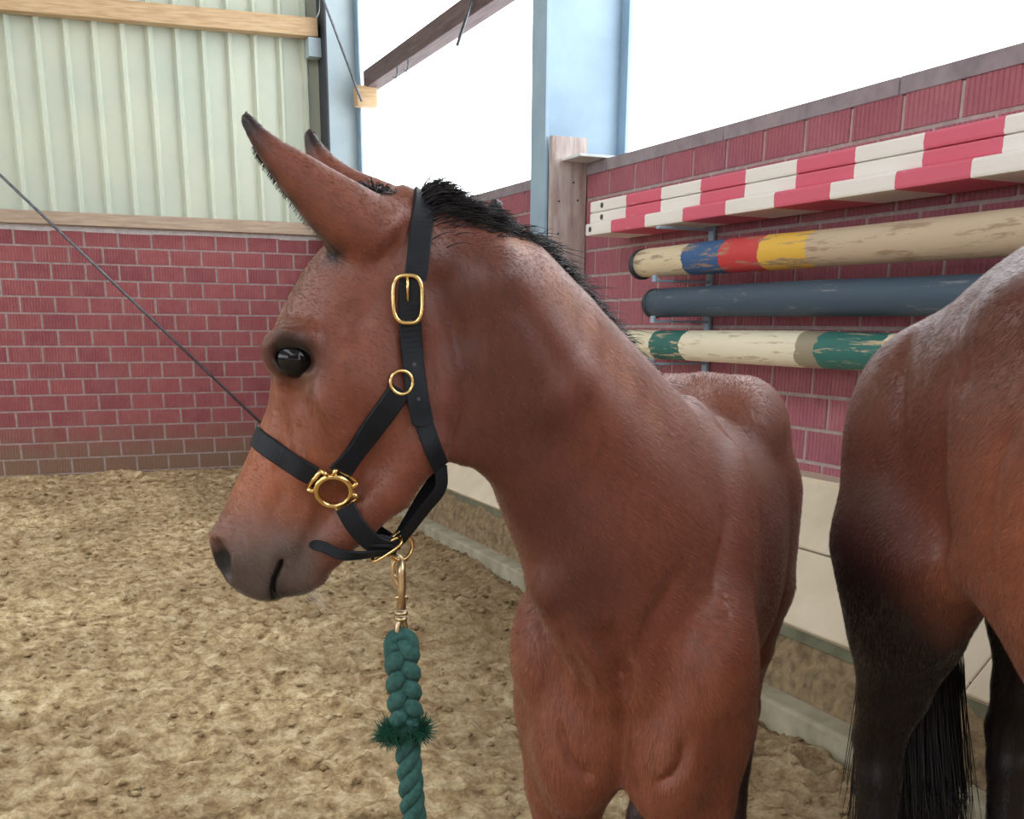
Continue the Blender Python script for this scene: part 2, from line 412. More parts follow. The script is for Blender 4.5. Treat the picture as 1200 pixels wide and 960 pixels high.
def corner_column():
    t = empty('corner_column', (2.56, D-.12, 0)); tag(t, 'pale steel column in the far corner beside the ribbed cladding', 'column')
    for name, lo, hi, mt in (('flange', (2.385, D-.24, .0), (2.40, D-.0, 5.75), 'steel_dark'), ('web', (2.40, D-.13, .0), (2.655, D-.115, 5.75), 'steel_light'), ('flange', (2.655, D-.24, .0), (2.67, D-.0, 5.75), 'steel')):
        bm = bmesh.new(); box(bm, lo, hi, .002); bm_obj(name, bm, M[mt], t)
    bm = bmesh.new(); box(bm, (2.28, D-.13, 3.30), (2.383, D-.01, 3.44), .004); bm_obj('bracket', bm, M['steel_light'], t)
corner_column()
# brown rail above the opening
def rail():
    t = empty('timber_rail', (W+.02, 7, 3.1)); tag(t, 'brown stained timber rail running across the bright side opening', 'rail')
    bm = bmesh.new(); box(bm, (W-.03, 5.45, 3.07), (W+.09, D-.27, 3.20), .006); bm_obj('rail', bm, M['brown_wood'], t)
    bm = bmesh.new(); box(bm, (W-.11, D-.36, 2.93), (W+.06, D-.245, 3.08), .01); bm_obj('end_block', bm, M['pine'], t)
    for yy in (8.2, 7.95):
        bm = bmesh.new(); tube(bm, [(W-.03, yy, 3.075), (W-.03, yy, 3.02), (W-.045, yy-.01, 2.985), (W-.07, yy-.01, 2.99)], .006, 6); bm_obj('hook', bm, M['galv'], t)
rail()
def rod(name, a, b, r, label):
    bm = bmesh.new(); tube(bm, [a, b], r, 8); return tag(bm_obj(name, bm, M['galv'], None, True), label, 'rod')
a, b = onY(0, 205, D-.16), onY(305, 495, D-.16); d = b-a
rod('bracing_rod', a-d*.75, b+d*.33, .011, 'thin grey steel rod slanting down across the red brick back wall')
a, b = onY(380, 2, D-.4), onY(424, 119, D-.4); rod('cut_bracing_rod', a+(a-b)*.6, b, .010, 'grey bracing rod, cut short, slanting in front of the corner column')  # this bracing rod and the next are cut short where glare hides them
a, b = onX(553, 0, 2.655), onX(536, 53, 2.655); rod('cut_bracing_rod', a+(a-b)*3.0, b, .010, 'short cut-off grey bracing rod below the brown timber rail')
a = onY(371, 22, D-.1); b = onY(366, -30, D-.1)
bm = bmesh.new(); tube(bm, catmull([a, a+np.array([.03, -.02, .1]), a+np.array([.02, -.02, .35]), a+np.array([0, 0, .9])], 16), .007, 6)
tag(bm_obj('white_cable', bm, M['white_post'], None, True), 'white cable running up from the end of the pine beam', 'cable')

# unseen roof; ridge gap added, eave raised to steer daylight; far walls of the hall
bm = bmesh.new()
def rslab(x0, z0, x1, z1, y0, y1):
    vs = [bm.verts.new(p) for p in ((x0, y0, z0), (x1, y0, z1), (x1, y1, z1), (x0, y1, z0), (x0, y0, z0+.08), (x1, y0, z1+.08), (x1, y1, z1+.08), (x0, y1, z0+.08))]
    for f in ((0, 1, 2, 3), (7, 6, 5, 4), (0, 4, 5, 1), (1, 5, 6, 2), (2, 6, 7, 3), (3, 7, 4, 0)): bm.faces.new([vs[i] for i in f])
rslab(3.2, 5.6, -4.6, 7.0, -14, 9.7); rslab(-8.4, 7.0, -16, 5.4, -14, 9.7)
o = to_struct(bm_obj('unseen_ceiling', bm, M['roof'])); o['label'] = 'unseen roof of the riding hall with a ridge gap added for daylight'
bm = bmesh.new(); box(bm, (-14.3, -12, -.1), (-14.1, 9.6, 1.6)); o = to_struct(bm_obj('wall_left', bm, M['mortar'])); o['label'] = 'low wall on the far side of the hall'
bm = bmesh.new(); box(bm, (-14.3, -12.3, -.1), (2.9, -12.1, 5.5)); o = to_struct(bm_obj('wall_front', bm, M['brown_wood'])); o['label'] = 'wall at the near end of the hall'

# ------------------------------------------------------------------ jump poles and planks on the wall
def banded(name, stops, wear, wearfac=.5, wav=.05):
    """colour bands along local x (metres) with chipped paint"""
    t = NT(name); oc = t.coord('Object'); s = t.n('ShaderNodeSeparateXYZ'); t.l(oc, s.inputs[0])
    n = t.noise(t.mapped(oc, (1.0, 3, 3)), 14, 5); n2 = t.noise(t.mapped(oc, (.25, 2.2, 2.2)), 16, 6, .7)
    u = t.math('ADD', s.outputs[0], t.math('MULTIPLY', t.math('SUBTRACT', n, .5), wav))
    c = t.ramp(t.math('DIVIDE', u, 4.0), [(p/4.0, q) for p, q in stops], 'CONSTANT')
    c = t.mix(t.ramp(n2, [(wearfac, (0, 0, 0)), (wearfac+.06, (1, 1, 1))]), c, wear)
    t.col(c).set(Roughness=.6); t.bump(n2, .3, .004)
    return t.m
REDP, WHT = srgb(212, 98, 122), srgb(232, 228, 224)
def stripes(first):
    st = []; x = 0.0; k = 0
    while x < 3.7 and k < 14:
        st.append((x, (WHT, REDP)[k % 2])); x += first if k == 0 else .2965; k += 1
    return st
def jump_plank(y1, first, x0, x1, z0, z1, label, tilt=0):
    t = empty('jump_plank', (x0, y1, z0)); tag(t, label, 'plank', 'red and white jump planks on the wall')
    bm = bmesh.new(); box(bm, (0, 0, 0), (3.55, x1-x0, z1-z0), .009)
    mt = banded('red_white_paint', stripes(first), srgb(196, 184, 168), .66, .012)
    o = bm_obj('board', bm, mt); o.parent = t; t.rotation_euler = (0, 0, -math.pi/2)
    bm = bmesh.new(); bmesh.ops.create_cone(bm, cap_ends=True, segments=12, radius1=.012, radius2=.012, depth=.004)
    q = bm_obj('bolt', bm, M['steel_dark']); q.parent = t; q.rotation_euler = (math.pi/2, 0, 0); q.location = (.05 if first < .3 else .12, -.001, (z1-z0)/2)
    return t
# local x runs towards the camera (-Y), local y towards +X
jump_plank(4.745, .25, 2.465, 2.70, 1.655, 1.709, 'lowest and foremost of the stacked red and white planks')
jump_plank(4.77, .335, 2.50, 2.70, 1.7105, 1.760, 'middle plank in the stack of red and white planks')
jump_plank(4.775, .335, 2.503, 2.70, 1.7620, 1.812, 'topmost plank in the stack of red and white planks')
WOOD = srgb(190, 170, 146)
def jump_pole(y1, L, x, z, r, mt, label, capmat):
    t = empty('jump_pole', (x, y1, z)); tag(t, label, 'pole', 'round jump poles on the wall'); t.rotation_euler = (0, 0, -math.pi/2)
    bm = bmesh.new(); N = 40; xs = np.linspace(0, L, N)
    pts = [(xx, .004*math.sin(xx*2.3+z*9), .004*math.sin(xx*1.7+z*5)) for xx in xs]
    rad = [r*(1+.02*math.sin(xx*5+z*7)) for xx in xs]; rad[0] *= .93
    tube(bm, pts, rad, 24); o = bm_obj('shaft', bm, mt, None, True); o.parent = t
    bm = bmesh.new(); tube(bm, [(-.004, 0, 0), (.018, 0, 0)], r*1.035, 24); q = bm_obj('end_ring', bm, capmat, None, True); q.parent = t
jump_pole(4.27, 3.3, 2.50, 1.508, .062, banded('pole_wood_bands', [(0, srgb(214, 198, 168)), (.40, srgb(54, 92, 140)), (.66, srgb(196, 62, 66)), (.92, srgb(222, 178, 72)), (1.18, WOOD)], srgb(158, 134, 112), .54), 'bare wooden round pole with blue, red and yellow bands', M['steel_dark'])
jump_pole(4.15, 3.0, 2.50, 1.342, .060, banded('pole_blue', [(0, srgb(62, 80, 98)), (3.9, srgb(62, 80, 98))], srgb(120, 122, 128), .59), 'dusty dark blue round pole between the two wooden ones', M['steel_dark'])
jump_pole(4.42, 3.2, 2.50, 1.170, .062, banded('pole_green_white', [(0, srgb(224, 214, 188)), (.34, srgb(44, 104, 98)), (.57, srgb(228, 220, 198)), (1.30, srgb(150, 140, 120)), (1.42, srgb(44, 106, 100)), (1.72, srgb(224, 214, 188)), (2.2, srgb(44, 106, 100)), (2.5, srgb(224, 214, 188))], srgb(190, 172, 142), .55), 'lowest round pole, chipped white paint with green bands', M['plank'])
def bracket(yy, label):
    t = empty('pole_bracket', (2.69, yy, 1.3)); tag(t, label, 'bracket', 'steel pole brackets')
    bm = bmesh.new(); box(bm, (2.692, yy-.02, 1.0), (2.706, yy+.02, 1.66), .002); bm_obj('upright', bm, M['steel'], t)
    for z in (1.434, 1.270, 1.096, 1.645):
        bm = bmesh.new(); box(bm, (2.43, yy-.015, z-.008), (2.692, yy+.015, z+.002), .002)
        if z < 1.6: box(bm, (2.42, yy-.015, z-.008), (2.43, yy+.015, z+.02), .002)
        bm_obj('arm', bm, M['steel'], t)
bracket(4.03, 'blue grey steel strip holding the left ends of the poles'); bracket(1.6, 'blue grey steel strip holding the right ends of the poles')

# ------------------------------------------------------------------ implicit modelling (smooth unions -> one continuous skin)
class Field:
    def __init__(s, lo, hi, h):
        s.h = h; s.lo = np.array(lo, np.float32); s.n = (np.ceil((np.array(hi)-lo)/h)+1).astype(int)
        s.f = np.full(tuple(s.n), .15, np.float32)
        s.ax = [(lo[i]+h*np.arange(s.n[i])).astype(np.float32) for i in range(3)]
    def _bb(s, c, e):
        a = np.clip(np.floor((c-e-s.lo)/s.h).astype(int), 0, s.n); b = np.clip(np.ceil((c+e-s.lo)/s.h).astype(int)+1, 0, s.n)
        return a, b
    @staticmethod
    def ext(p):
        if p[0] == 'e':
            A, r = p[2], p[3]; return p[1], np.sqrt(((A*r[:, None])**2).sum(0))
        R = max(p[3], p[4]); return (p[1]+p[2])/2, np.abs(p[2]-p[1])/2+R
    def _eval(s, p, a, b):
        X = [s.ax[0][a[0]:b[0]][:, None, None], s.ax[1][a[1]:b[1]][None, :, None], s.ax[2][a[2]:b[2]][None, None, :]]
        if p[0] == 'e':
            c, A, r = p[1].astype(np.float32), p[2].astype(np.float32), p[3].astype(np.float32); k0 = 0; k1 = 0
            for i in range(3):
                q = A[i, 0]*(X[0]-c[0])+A[i, 1]*(X[1]-c[1])+A[i, 2]*(X[2]-c[2])
                q = q/r[i]; q2 = q*q; k0 = k0+q2; k1 = k1+q2/(r[i]*r[i])
            k0 = np.sqrt(k0); return k0*(k0-1)/np.sqrt(k1+1e-12)
        A, B = p[1].astype(np.float32), p[2].astype(np.float32); ab = B-A; L = float(ab@ab)+1e-12
        t = np.clip(((X[0]-A[0])*ab[0]+(X[1]-A[1])*ab[1]+(X[2]-A[2])*ab[2])/L, 0, 1)
        d = np.sqrt((X[0]-A[0]-t*ab[0])**2+(X[1]-A[1]-t*ab[1])**2+(X[2]-A[2]-t*ab[2])**2)
        return d-(p[3]+(p[4]-p[3])*t)
    def group(s, prims, kin, mg):
        E = [s.ext(p) for p in prims]
        lo = np.min([c-e for c, e in E], 0)-mg; hi = np.max([c+e for c, e in E], 0)+mg
        a, b = s._bb((lo+hi)/2, (hi-lo)/2)
        T = np.full(tuple(np.maximum(b-a, 0)), .15, np.float32)
        for p, (c, e) in zip(prims, E):
            aa, bb = s._bb(c, e+mg)
            if (bb <= aa).any(): continue
            d = s._eval(p, aa, bb); sl = tuple(slice(aa[i]-a[i], bb[i]-a[i]) for i in range(3)); w = T[sl]
            if kin > 0:
                h = np.maximum(kin-np.abs(w-d), 0)/kin; T[sl] = np.minimum(w, d)-h*h*kin*.25
            else: T[sl] = np.minimum(w, d)
        return T, tuple(slice(a[i], b[i]) for i in range(3))
    def add(s, prims, k=.02, kin=.004):
        T, sl = s.group(prims, kin, max(k, kin)+.012); w = s.f[sl]
        h = np.maximum(k-np.abs(w-T), 0)/k; s.f[sl] = np.minimum(w, T)-h*h*k*.25
    def cut(s, prims, k=.008, kin=.003):
        T, sl = s.group(prims, kin, max(k, kin)+.012); T = -T; w = s.f[sl]
        h = np.maximum(k-np.abs(w-T), 0)/k; s.f[sl] = np.maximum(w, T)+h*h*k*.25
    def mesh(s):
        f = s.f; ins = f < 0; n = s.n
        cnt = np.zeros(tuple(n-1), np.int8)
        sh = lambda a, d: a[d[0]:n[0]-1+d[0], d[1]:n[1]-1+d[1], d[2]:n[2]-1+d[2]]
        cor = [(i, j, k) for i in (0, 1) for j in (0, 1) for k in (0, 1)]
        for d in cor: cnt += sh(ins, d)
        act = np.argwhere((cnt > 0) & (cnt < 8)); idx = np.full(tuple(n-1), -1, np.int32); idx[tuple(act.T)] = np.arange(len(act))
        val = {d: f[act[:, 0]+d[0], act[:, 1]+d[1], act[:, 2]+d[2]] for d in cor}
        acc = np.zeros((len(act), 3), np.float32); num = np.zeros(len(act), np.float32)
        for d in cor:
            for ax in range(3):
                if d[ax]: continue
                e = list(d); e[ax] = 1; a, b = val[d], val[tuple(e)]; m = (a < 0) != (b < 0)
                t = np.where(m, a/np.where(m, a-b, 1), 0)
                p = np.tile(np.array(d, np.float32), (len(act), 1)); p[:, ax] = t
                acc += p*m[:, None]; num += m
        V = s.lo+(act+acc/num[:, None])*s.h
        Q = []
        for ax in range(3):
            u, v = (ax+1) % 3, (ax+2) % 3
            A = np.moveaxis(ins, (ax, u, v), (0, 1, 2)); I = np.moveaxis(idx, (ax, u, v), (0, 1, 2))
            ch = A[:-1, 1:-1, 1:-1] != A[1:, 1:-1, 1:-1]; e = np.argwhere(ch); i, j, k = e[:, 0], e[:, 1]+1, e[:, 2]+1
            q = np.stack([I[i, j-1, k-1], I[i, j, k-1], I[i, j, k], I[i, j-1, k]], -1)
            fl = A[i, j, k]; q[~fl] = q[~fl][:, ::-1]; Q.append(q)
        return V, np.concatenate(Q)
def smooth_mesh(V, Q, it=3):
    e = np.concatenate([Q[:, [0, 1]], Q[:, [1, 2]], Q[:, [2, 3]], Q[:, [3, 0]]]); n = len(V)
    deg = np.bincount(e.ravel(), minlength=n).astype(np.float32)[:, None]
    for k in range(it*2):
        S = np.stack([np.bincount(e[:, 0], V[e[:, 1], i], n)+np.bincount(e[:, 1], V[e[:, 0], i], n) for i in range(3)], -1)
        V = V+(S/deg-V)*(.5 if k % 2 == 0 else -.47)
    return V
def Ell(c, r, u=None, w=None):
    """ellipsoid; u, w: directions of the first two semi-axes"""
    u = nrm(u) if u is not None else np.array([1., 0, 0]); w = np.array([0, 0, 1.]) if w is None else np.asarray(w, float)
    w = nrm(w-u*(w@u)); return ('e', np.asarray(c, float), np.array([u, w, np.cross(u, w)]), np.asarray(r, float))
def Cap(a, b, ra, rb=None): return ('c', np.asarray(a, float), np.asarray(b, float), ra, ra if rb is None else rb)
def chain(P, R): return [Cap(P[i], P[i+1], R[i], R[i+1]) for i in range(len(P)-1)]
def Loft(secs, n, rt=None):
    """secs: (top point, bottom point, half width)"""
    T = catmull([s[0] for s in secs], n); B = catmull([s[1] for s in secs], n); Wd = catmull([[s[2]] for s in secs], n)[:, 0]
    C = (T+B)/2; out = []
    for i in range(n):
        t = nrm(C[min(i+1, n-1)]-C[max(i-1, 0)]); U = (T[i]-B[i])/2; ru = np.linalg.norm(U); u = U/ru
        t = nrm(t-u*(t@u)); sp = np.linalg.norm(C[min(i+1, n-1)]-C[max(i-1, 0)])/2
        out.append(('e', C[i], np.array([u, t, np.cross(u, t)]), np.array([ru, rt or max(2.2*sp, .35*min(ru, Wd[i])), max(Wd[i], .002)])))
    return out
def coat_mesh(name, V, Q, colour, mat, parent):
    me = np_mesh(name, V, Q); me.materials.append(mat)
    ca = me.color_attributes.new('coat', 'FLOAT_COLOR', 'POINT'); c = np.ones((len(V), 4), np.float32); c[:, :3] = colour
    ca.data.foreach_set('color', c.ravel()); return place(bpy.data.objects.new(name, me), parent)
def blob(V, c, r): return np.exp(-(((V-c)/r)**2).sum(1))
def sstep(a, b, x): t = np.clip((x-a)/(b-a), 0, 1); return t*t*(3-2*t)
def mixc(C, col, w): return C*(1-w[:, None])+np.array(col)[None]*w[:, None]

def vnormals(V, Q):
    n = np.cross(V[Q[:, 2]]-V[Q[:, 0]], V[Q[:, 3]]-V[Q[:, 1]]); N = np.zeros_like(V)
    for k in range(4):
        for i in range(3): N[:, i] += np.bincount(Q[:, k], n[:, i], len(V))
    return N/(np.linalg.norm(N, axis=1, keepdims=True)+1e-12)
def sculpt(V, Q, strokes):
    """press grooves (-) or raise ridges (+) along lines lying on the skin: (points, depth, radius)"""
    N = vnormals(V, Q); D = np.zeros(len(V))
    for P, dep, r in strokes:
        P = catmull(P, max(8, int(sum(np.linalg.norm(np.diff(np.array(P), axis=0), axis=1))/(r*.5)))); best = np.zeros(len(V)); n = len(P)
        lo, hi = P.min(0)-3*r, P.max(0)+3*r; m_ = np.where(((V > lo) & (V < hi)).all(1))[0]; W_ = V[m_]; bw = np.zeros(len(m_))
        for i, p in enumerate(P): bw = np.maximum(bw, np.exp(-((W_-p)**2).sum(1)/r**2)*min(1, (min(i, n-1-i)+1)/(n*.18)))
        best[m_] = bw; D += best*dep
    return V+N*D[:, None]
def fur(name, V, Q, C, flow, n, length, width, keep, parent):
    """short flat-lying hairs, each a tapered blade rooted in the skin"""
    N = vnormals(V, Q); ok = keep(V[Q].mean(1)); Qk = Q[ok]
    ar = np.linalg.norm(np.cross(V[Qk[:, 2]]-V[Qk[:, 0]], V[Qk[:, 3]]-V[Qk[:, 1]]), axis=1)
    f = RNG.choice(len(Qk), n, p=ar/ar.sum()); u, v = RNG.random((2, n, 1)); q = Qk[f]
    bl = lambda A: (A[q[:, 0]]*(1-u)+A[q[:, 1]]*u)*(1-v)+(A[q[:, 3]]*(1-u)+A[q[:, 2]]*u)*v
    p = bl(V); nn = bl(N); nn /= np.linalg.norm(nn, axis=1, keepdims=True); c = bl(C)
    d = flow(p)+RNG.normal(0, .16, (n, 3)); d -= nn*(d*nn).sum(1, keepdims=True); d /= np.linalg.norm(d, axis=1, keepdims=True)+1e-9
    w = np.cross(nn, d); L = (length(p)*(.6+.8*RNG.random(n)))[:, None]; lift = .10+.10*RNG.random((n, 1)); hw = width*.5*(.7+.6*RNG.random((n, 1)))
    a = p-nn*.0006; m1 = p+d*L*.5+nn*L*lift*.75; tip = p+d*L+nn*L*lift
    VV = np.stack([a-w*hw, a+w*hw, m1-w*hw*.8, m1+w*hw*.8, tip], 1).reshape(-1, 3)
    b = (np.arange(n)*5)[:, None]; T = np.concatenate([b+np.array([[0, 1, 3]]), b+np.array([[0, 3, 2]]), b+np.array([[2, 3, 4]])])
    me = np_mesh(name, VV, T); me.materials.append(M['fur'])
    var = (.72+.62*RNG.random((n, 1)))*(1+.25*(RNG.random((n, 1)) > .9)); cc = np.ones((n, 5, 4), np.float32); cc[:, :, :3] = np.clip(c*var, 0, 1)[:, None, :]
    ca = me.color_attributes.new('coat', 'FLOAT_COLOR', 'POINT'); ca.data.foreach_set('color', cc.ravel())
    o = place(bpy.data.objects.new(name, me), parent); o['kind'] = 'stuff'; return o

# ------------------------------------------------------------------ the foal
HA = math.radians(9)
HC = atg(400, 450, 1.25)
HN = -FH*math.cos(HA)+R0*math.sin(HA)            # left side of the head, towards the viewer
HS = -R0*math.cos(HA)-FH*math.sin(HA)            # towards the muzzle
def Hp(px, py, lat=0.):                          # point lat metres off the head's middle plane, seen at a pixel
    r = ray(px, py); return EYE+r*(((HC-EYE)@HN+lat)/(r@HN))
def Hs(px, py, lat=0.): return Hp(px, py)+HN*lat
def mir(p): return p-HN*2*((p-HC)@HN)
FB = R0*.148+FH*1.40                             # foal's trunk: s backwards, t to its left, z up
FA = nrm(R0*.286+FH*.958); FT = np.array([FA[1], -FA[0], 0.])
def Bd(s, t, z): return np.array([FB[0], FB[1], 0])+FA*s+FT*t+np.array([0, 0, z])
def both(fn): return fn(1)+fn(-1)

def foal_field(h):
    Fd = Field((.08, .98, -.01), (1.62, 2.30, 1.50), h)
    # trunk
    Fd.add(Loft([(Bd(s, 0, a), Bd(s, 0, b), w) for s, a, b, w in ((.03, .95, .64, .085), (.10, 1.02, .575, .12), (.22, 1.09, .565, .148), (.36, 1.115, .58, .168), (.50, 1.085, .575, .19), (.64, 1.085, .60, .188), (.74, 1.125, .68, .176), (.83, 1.155, .74, .168), (.91, 1.11, .80, .135), (.96, 1.03, .85, .08))], 110, .03), .01, .012)
    # withers and croup muscles
    Fd.add([Ell(Bd(.36, 0, 1.06), (.16, .07, .05), FA)], .06)
    for sg in (1, -1):
        Fd.add([Ell(Bd(.80, sg*.085, 1.04), (.13, .11, .085), FA)], .03)
        # shoulder blade, upper arm, breast
        Fd.add([Ell(Bd(.20, sg*.10, .905), (.18, .095, .055), nrm(FA*.45+np.array([0, 0, .9])), FA)], .04)
        Fd.add([Ell(Bd(.105, sg*.115, .785), (.115, .10, .066), (0, 0, 1), FA)], .035)
        Fd.add([Ell(Bd(.05, sg*.068, .665), (.125, .062, .068), (0, 0, 1), FA)], .022)
        Fd.add([Ell(Bd(.155, sg*.128, .70), (.12, .085, .05), nrm(np.array([0, 0, 1.])-FA*.25), FA)], .03)
        # fore leg
        P = [Bd(.12, sg*.10, .68), Bd(.115, sg*.095, .56), Bd(.12, sg*.098, .46), Bd(.115, sg*.098, .40), Bd(.12, sg*.098, .33), Bd(.125, sg*.098, .18), Bd(.122, sg*.098, .135), Bd(.10, sg*.098, .07)]
        Fd.add(chain(P, [.078, .066, .046, .045, .032, .026, .033, .030]), .03, .01)
        Fd.add([Cap(Bd(.095, sg*.098, .06), Bd(.075, sg*.098, .018), .036, .045)], .006)
        # hind leg
        P = [Bd(.82, sg*.105, .92), Bd(.78, sg*.115, .74), Bd(.83, sg*.11, .60), Bd(.93, sg*.105, .48), Bd(.945, sg*.105, .42), Bd(.93, sg*.105, .2), Bd(.92, sg*.105, .13), Bd(.90, sg*.105, .07)]
        Fd.add([Ell(Bd(.83, sg*.10, .86), (.19, .13, .07), nrm(np.array([0, 0, 1.])+FA*.1), FA)], .04)
        Fd.add(chain(P, [.10, .09, .062, .042, .042, .028, .034, .03]), .035, .012)
        Fd.add([Cap(Bd(.89, sg*.105, .06), Bd(.875, sg*.105, .018), .035, .044)], .006)
    # neck: crest and throat lines
    G = lambda a, b, w: (atg(*a), atg(*b), w)
    Fd.add(Loft([G((462, 232, 1.245), (505, 440, 1.245), .042), G((520, 237, 1.255), (532, 535, 1.255), .045), G((572, 259, 1.28), (560, 551, 1.275), .050), G((622, 297, 1.34), (597, 585, 1.30), .066), G((672, 346, 1.42), (623, 640, 1.32), .080), G((714, 396, 1.51), (652, 692, 1.335), .098), G((752, 446, 1.62), (698, 745, 1.37), .115), G((792, 497, 1.73), (745, 800, 1.44), .125)], 64), .03)
    Fd.add(chain([atg(655, 690, 1.345), atg(690, 735, 1.375), atg(725, 790, 1.42)], [.035, .05, .05]), .04)
    # neck muscle bands
    Fd.add(chain([atg(585, 330, 1.25), atg(650, 450, 1.30), atg(720, 560, 1.42), atg(800, 640, 1.52)], [.03, .045, .055, .05]), .04, .01)
    Fd.cut(chain([atg(560, 500, 1.215), atg(610, 590, 1.235), atg(660, 680, 1.255), atg(715, 745, 1.31)], [.012, .018, .02, .016]), .05, .01)
    Fd.add(chain([atg(612, 332, 1.30), atg(658, 393, 1.355), atg(702, 452, 1.42), atg(738, 514, 1.475), atg(772, 582, 1.525), atg(798, 640, 1.55)], [.034, .040, .044, .048, .052, .055]), .04, .01)
    # breast furrow
    Fd.cut(chain([atg(722, 760, 1.335), atg(728, 820, 1.355), atg(732, 890, 1.365), atg(735, 925, 1.39)], [.010, .010, .010, .008]), .035, .01)
    Fd.cut(chain([Hs(512, 340, .060), Hs(534, 395, .064), Hs(549, 450, .066), Hs(550, 495, .064), Hs(538, 535, .056)], [.008, .011, .012, .012, .008]), .035, .01)
    # ---- head: skull
    Hl = lambda a, b, w: (Hs(*a), Hs(*b), w)
    Fd.add(Loft([Hl((468, 224), (500, 340), .044), Hl((418, 250), (505, 400), .058), Hl((374, 293), (500, 440), .070), Hl((347, 332), (490, 475), .079), Hl((323, 380), (475, 500), .081), Hl((320, 430), (455, 520), .070), Hl((315, 470), (440, 545), .056), Hl((302, 505), (420, 580), .047), Hl((286, 543), (400, 605), .042), Hl((270, 578), (380, 630), .041), Hl((259, 610), (366, 648), .041), Hl((256, 640), (350, 668), .036), Hl((272, 672), (338, 690), .026)], 60), .028, .004)
    # lower jaw
    Fd.add([Ell(Hs(468, 478), (.078, .072, .062), nrm(Hs(440, 560)-Hs(490, 400)), HS)], .028)
    for sg in (1, -1):
        Fd.add(chain([Hs(488, 520, sg*.034), Hs(455, 570, sg*.030), Hs(418, 606, sg*.024), Hs(385, 638, sg*.016), Hs(362, 662, sg*.010)], [.030, .026, .023, .022, .022]), .02, .008)
    # muzzle, lips, chin
    Fd.add([Ell(Hs(306, 640), (.055, .046, .041), nrm(Hs(300, 690)-Hs(325, 580)), HS)], .02)
    Fd.add([Ell(Hs(303, 680), (.030, .020, .032), nrm(Hs(330, 700)-Hs(275, 670)), (0, 0, 1))], .015)
    Fd.add([Ell(Hs(350, 676), (.026, .021, .029), nrm(Hs(380, 668)-Hs(325, 690)), (0, 0, 1)), Ell(Hs(362, 671), (.018, .017, .025), HS)], .012)
    for sg in (1, -1):
        Fd.add(chain([Hs(263, 628, sg*.020), Hs(270, 650, sg*.026), Hs(280, 668, sg*.022)], [.015, .014, .011]), .014)
        Fd.cut(chain([Hs(258, 634, sg*.032), Hs(262, 648, sg*.034), Hs(269, 664, sg*.030)], [.009, .012, .007]), .005)
        # cheek ridge, eye socket, lids
        Fd.add(chain([Hs(372, 462, sg*.062), Hs(392, 505, sg*.052), Hs(402, 545, sg*.040)], [.014, .012, .010]), .03)
        Fd.add([Ell(Hs(348, 418, sg*.050), (.036, .029, .0235), nrm(Hs(372, 424)-Hs(324, 408)), nrm(Hs(343, 395)-Hs(348, 440)))], .022)
        Fd.add(chain([Hs(324, 400, sg*.058), Hs(340, 391, sg*.066), Hs(362, 394, sg*.069), Hs(384, 406, sg*.064)], [.007, .0085, .0085, .006]), .016)
        Fd.add(chain([Hs(334, 440, sg*.060), Hs(348, 447, sg*.063), Hs(366, 438, sg*.064)], [.005, .006, .005]), .014)
        Fd.cut([Ell(Hs(412, 372, sg*.094), (.036, .022, .022), nrm(Hs(440, 350)-Hs(400, 385)), HN)], .02)
        Fd.cut([Ell(Hs(335, 500, sg*.066), (.06, .018, .020), nrm(Hs(320, 560)-Hs(345, 470)), HN)], .03)
        Fd.cut([Ell(Hs(345, 418, sg*.084), (.0265, .0175, .032), nrm(Hs(370, 424)-Hs(325, 410)), nrm(Hs(343, 400)-Hs(347, 440)))], .004)
        Fd.add(chain([Hs(326, 409, sg*.060), Hs(338, 402, sg*.0685), Hs(356, 401, sg*.0710), Hs(372, 410, sg*.0665)], [.003, .0042, .0042, .003]), .006, .003)
    # mouth
    P = catmull([Hs(332, 648), Hs(325, 664), Hs(320, 680), Hs(322, 694), Hs(327, 708)], 40)
    Fd.cut([Cap(p+HN*sg*.016, p+HN*sg*.07, .0022) for p in P for sg in (1, -1)], .006)
    # ears
    E = lambda a, b, l, w: (Hp(*a, l), Hp(*b, l), w)
    near = [E((474, 246), (418, 308), .040, .034), E((432, 222), (384, 286), .046, .030), E((397, 203), (357, 256), .050, .025), E((362, 183), (331, 222), .053, .020), E((328, 165), (309, 190), .056, .015), E((303, 146), (295, 165), .058, .009), E((288, 131), (286, 143), .058, .004)]
    Fd.add(Loft(near, 50), .016)
    nc = [E((430, 262), (398, 296), .014, .020), E((396, 234), (364, 266), .022, .017), E((362, 206), (334, 232), .030, .014), E((330, 180), (310, 198), .038, .010), E((306, 160), (296, 172), .046, .006)]
    Fd.cut(Loft(nc, 40), .008)
    far = [E((492, 230), (440, 300), -.040, .034), E((452, 214), (408, 275), -.046, .028), E((420, 202), (388, 245), -.050, .023), E((392, 185), (369, 215), -.053, .017), E((374, 166), (362, 185), -.056, .010), E((363, 151), (359, 162), -.058, .004)]
    Fd.add(Loft(far, 46), .016)
    # tail dock
    Fd.add(chain([Bd(.93, 0, 1.07), Bd(1.0, 0, 1.0), Bd(1.02, 0, .85)], [.03, .026, .02]), .02)
    return Fd
FH_RES = .0042
foal = empty('foal', tuple(np.array([FB[0], FB[1], 0])+FA*.45)); tag(foal, 'bay foal in a black halter, head turned to the left', 'foal')
fv, fq = foal_field(FH_RES).mesh(); fv = smooth_mesh(fv, fq, 4)
BAY = np.array(srgb(122, 70, 54)); 
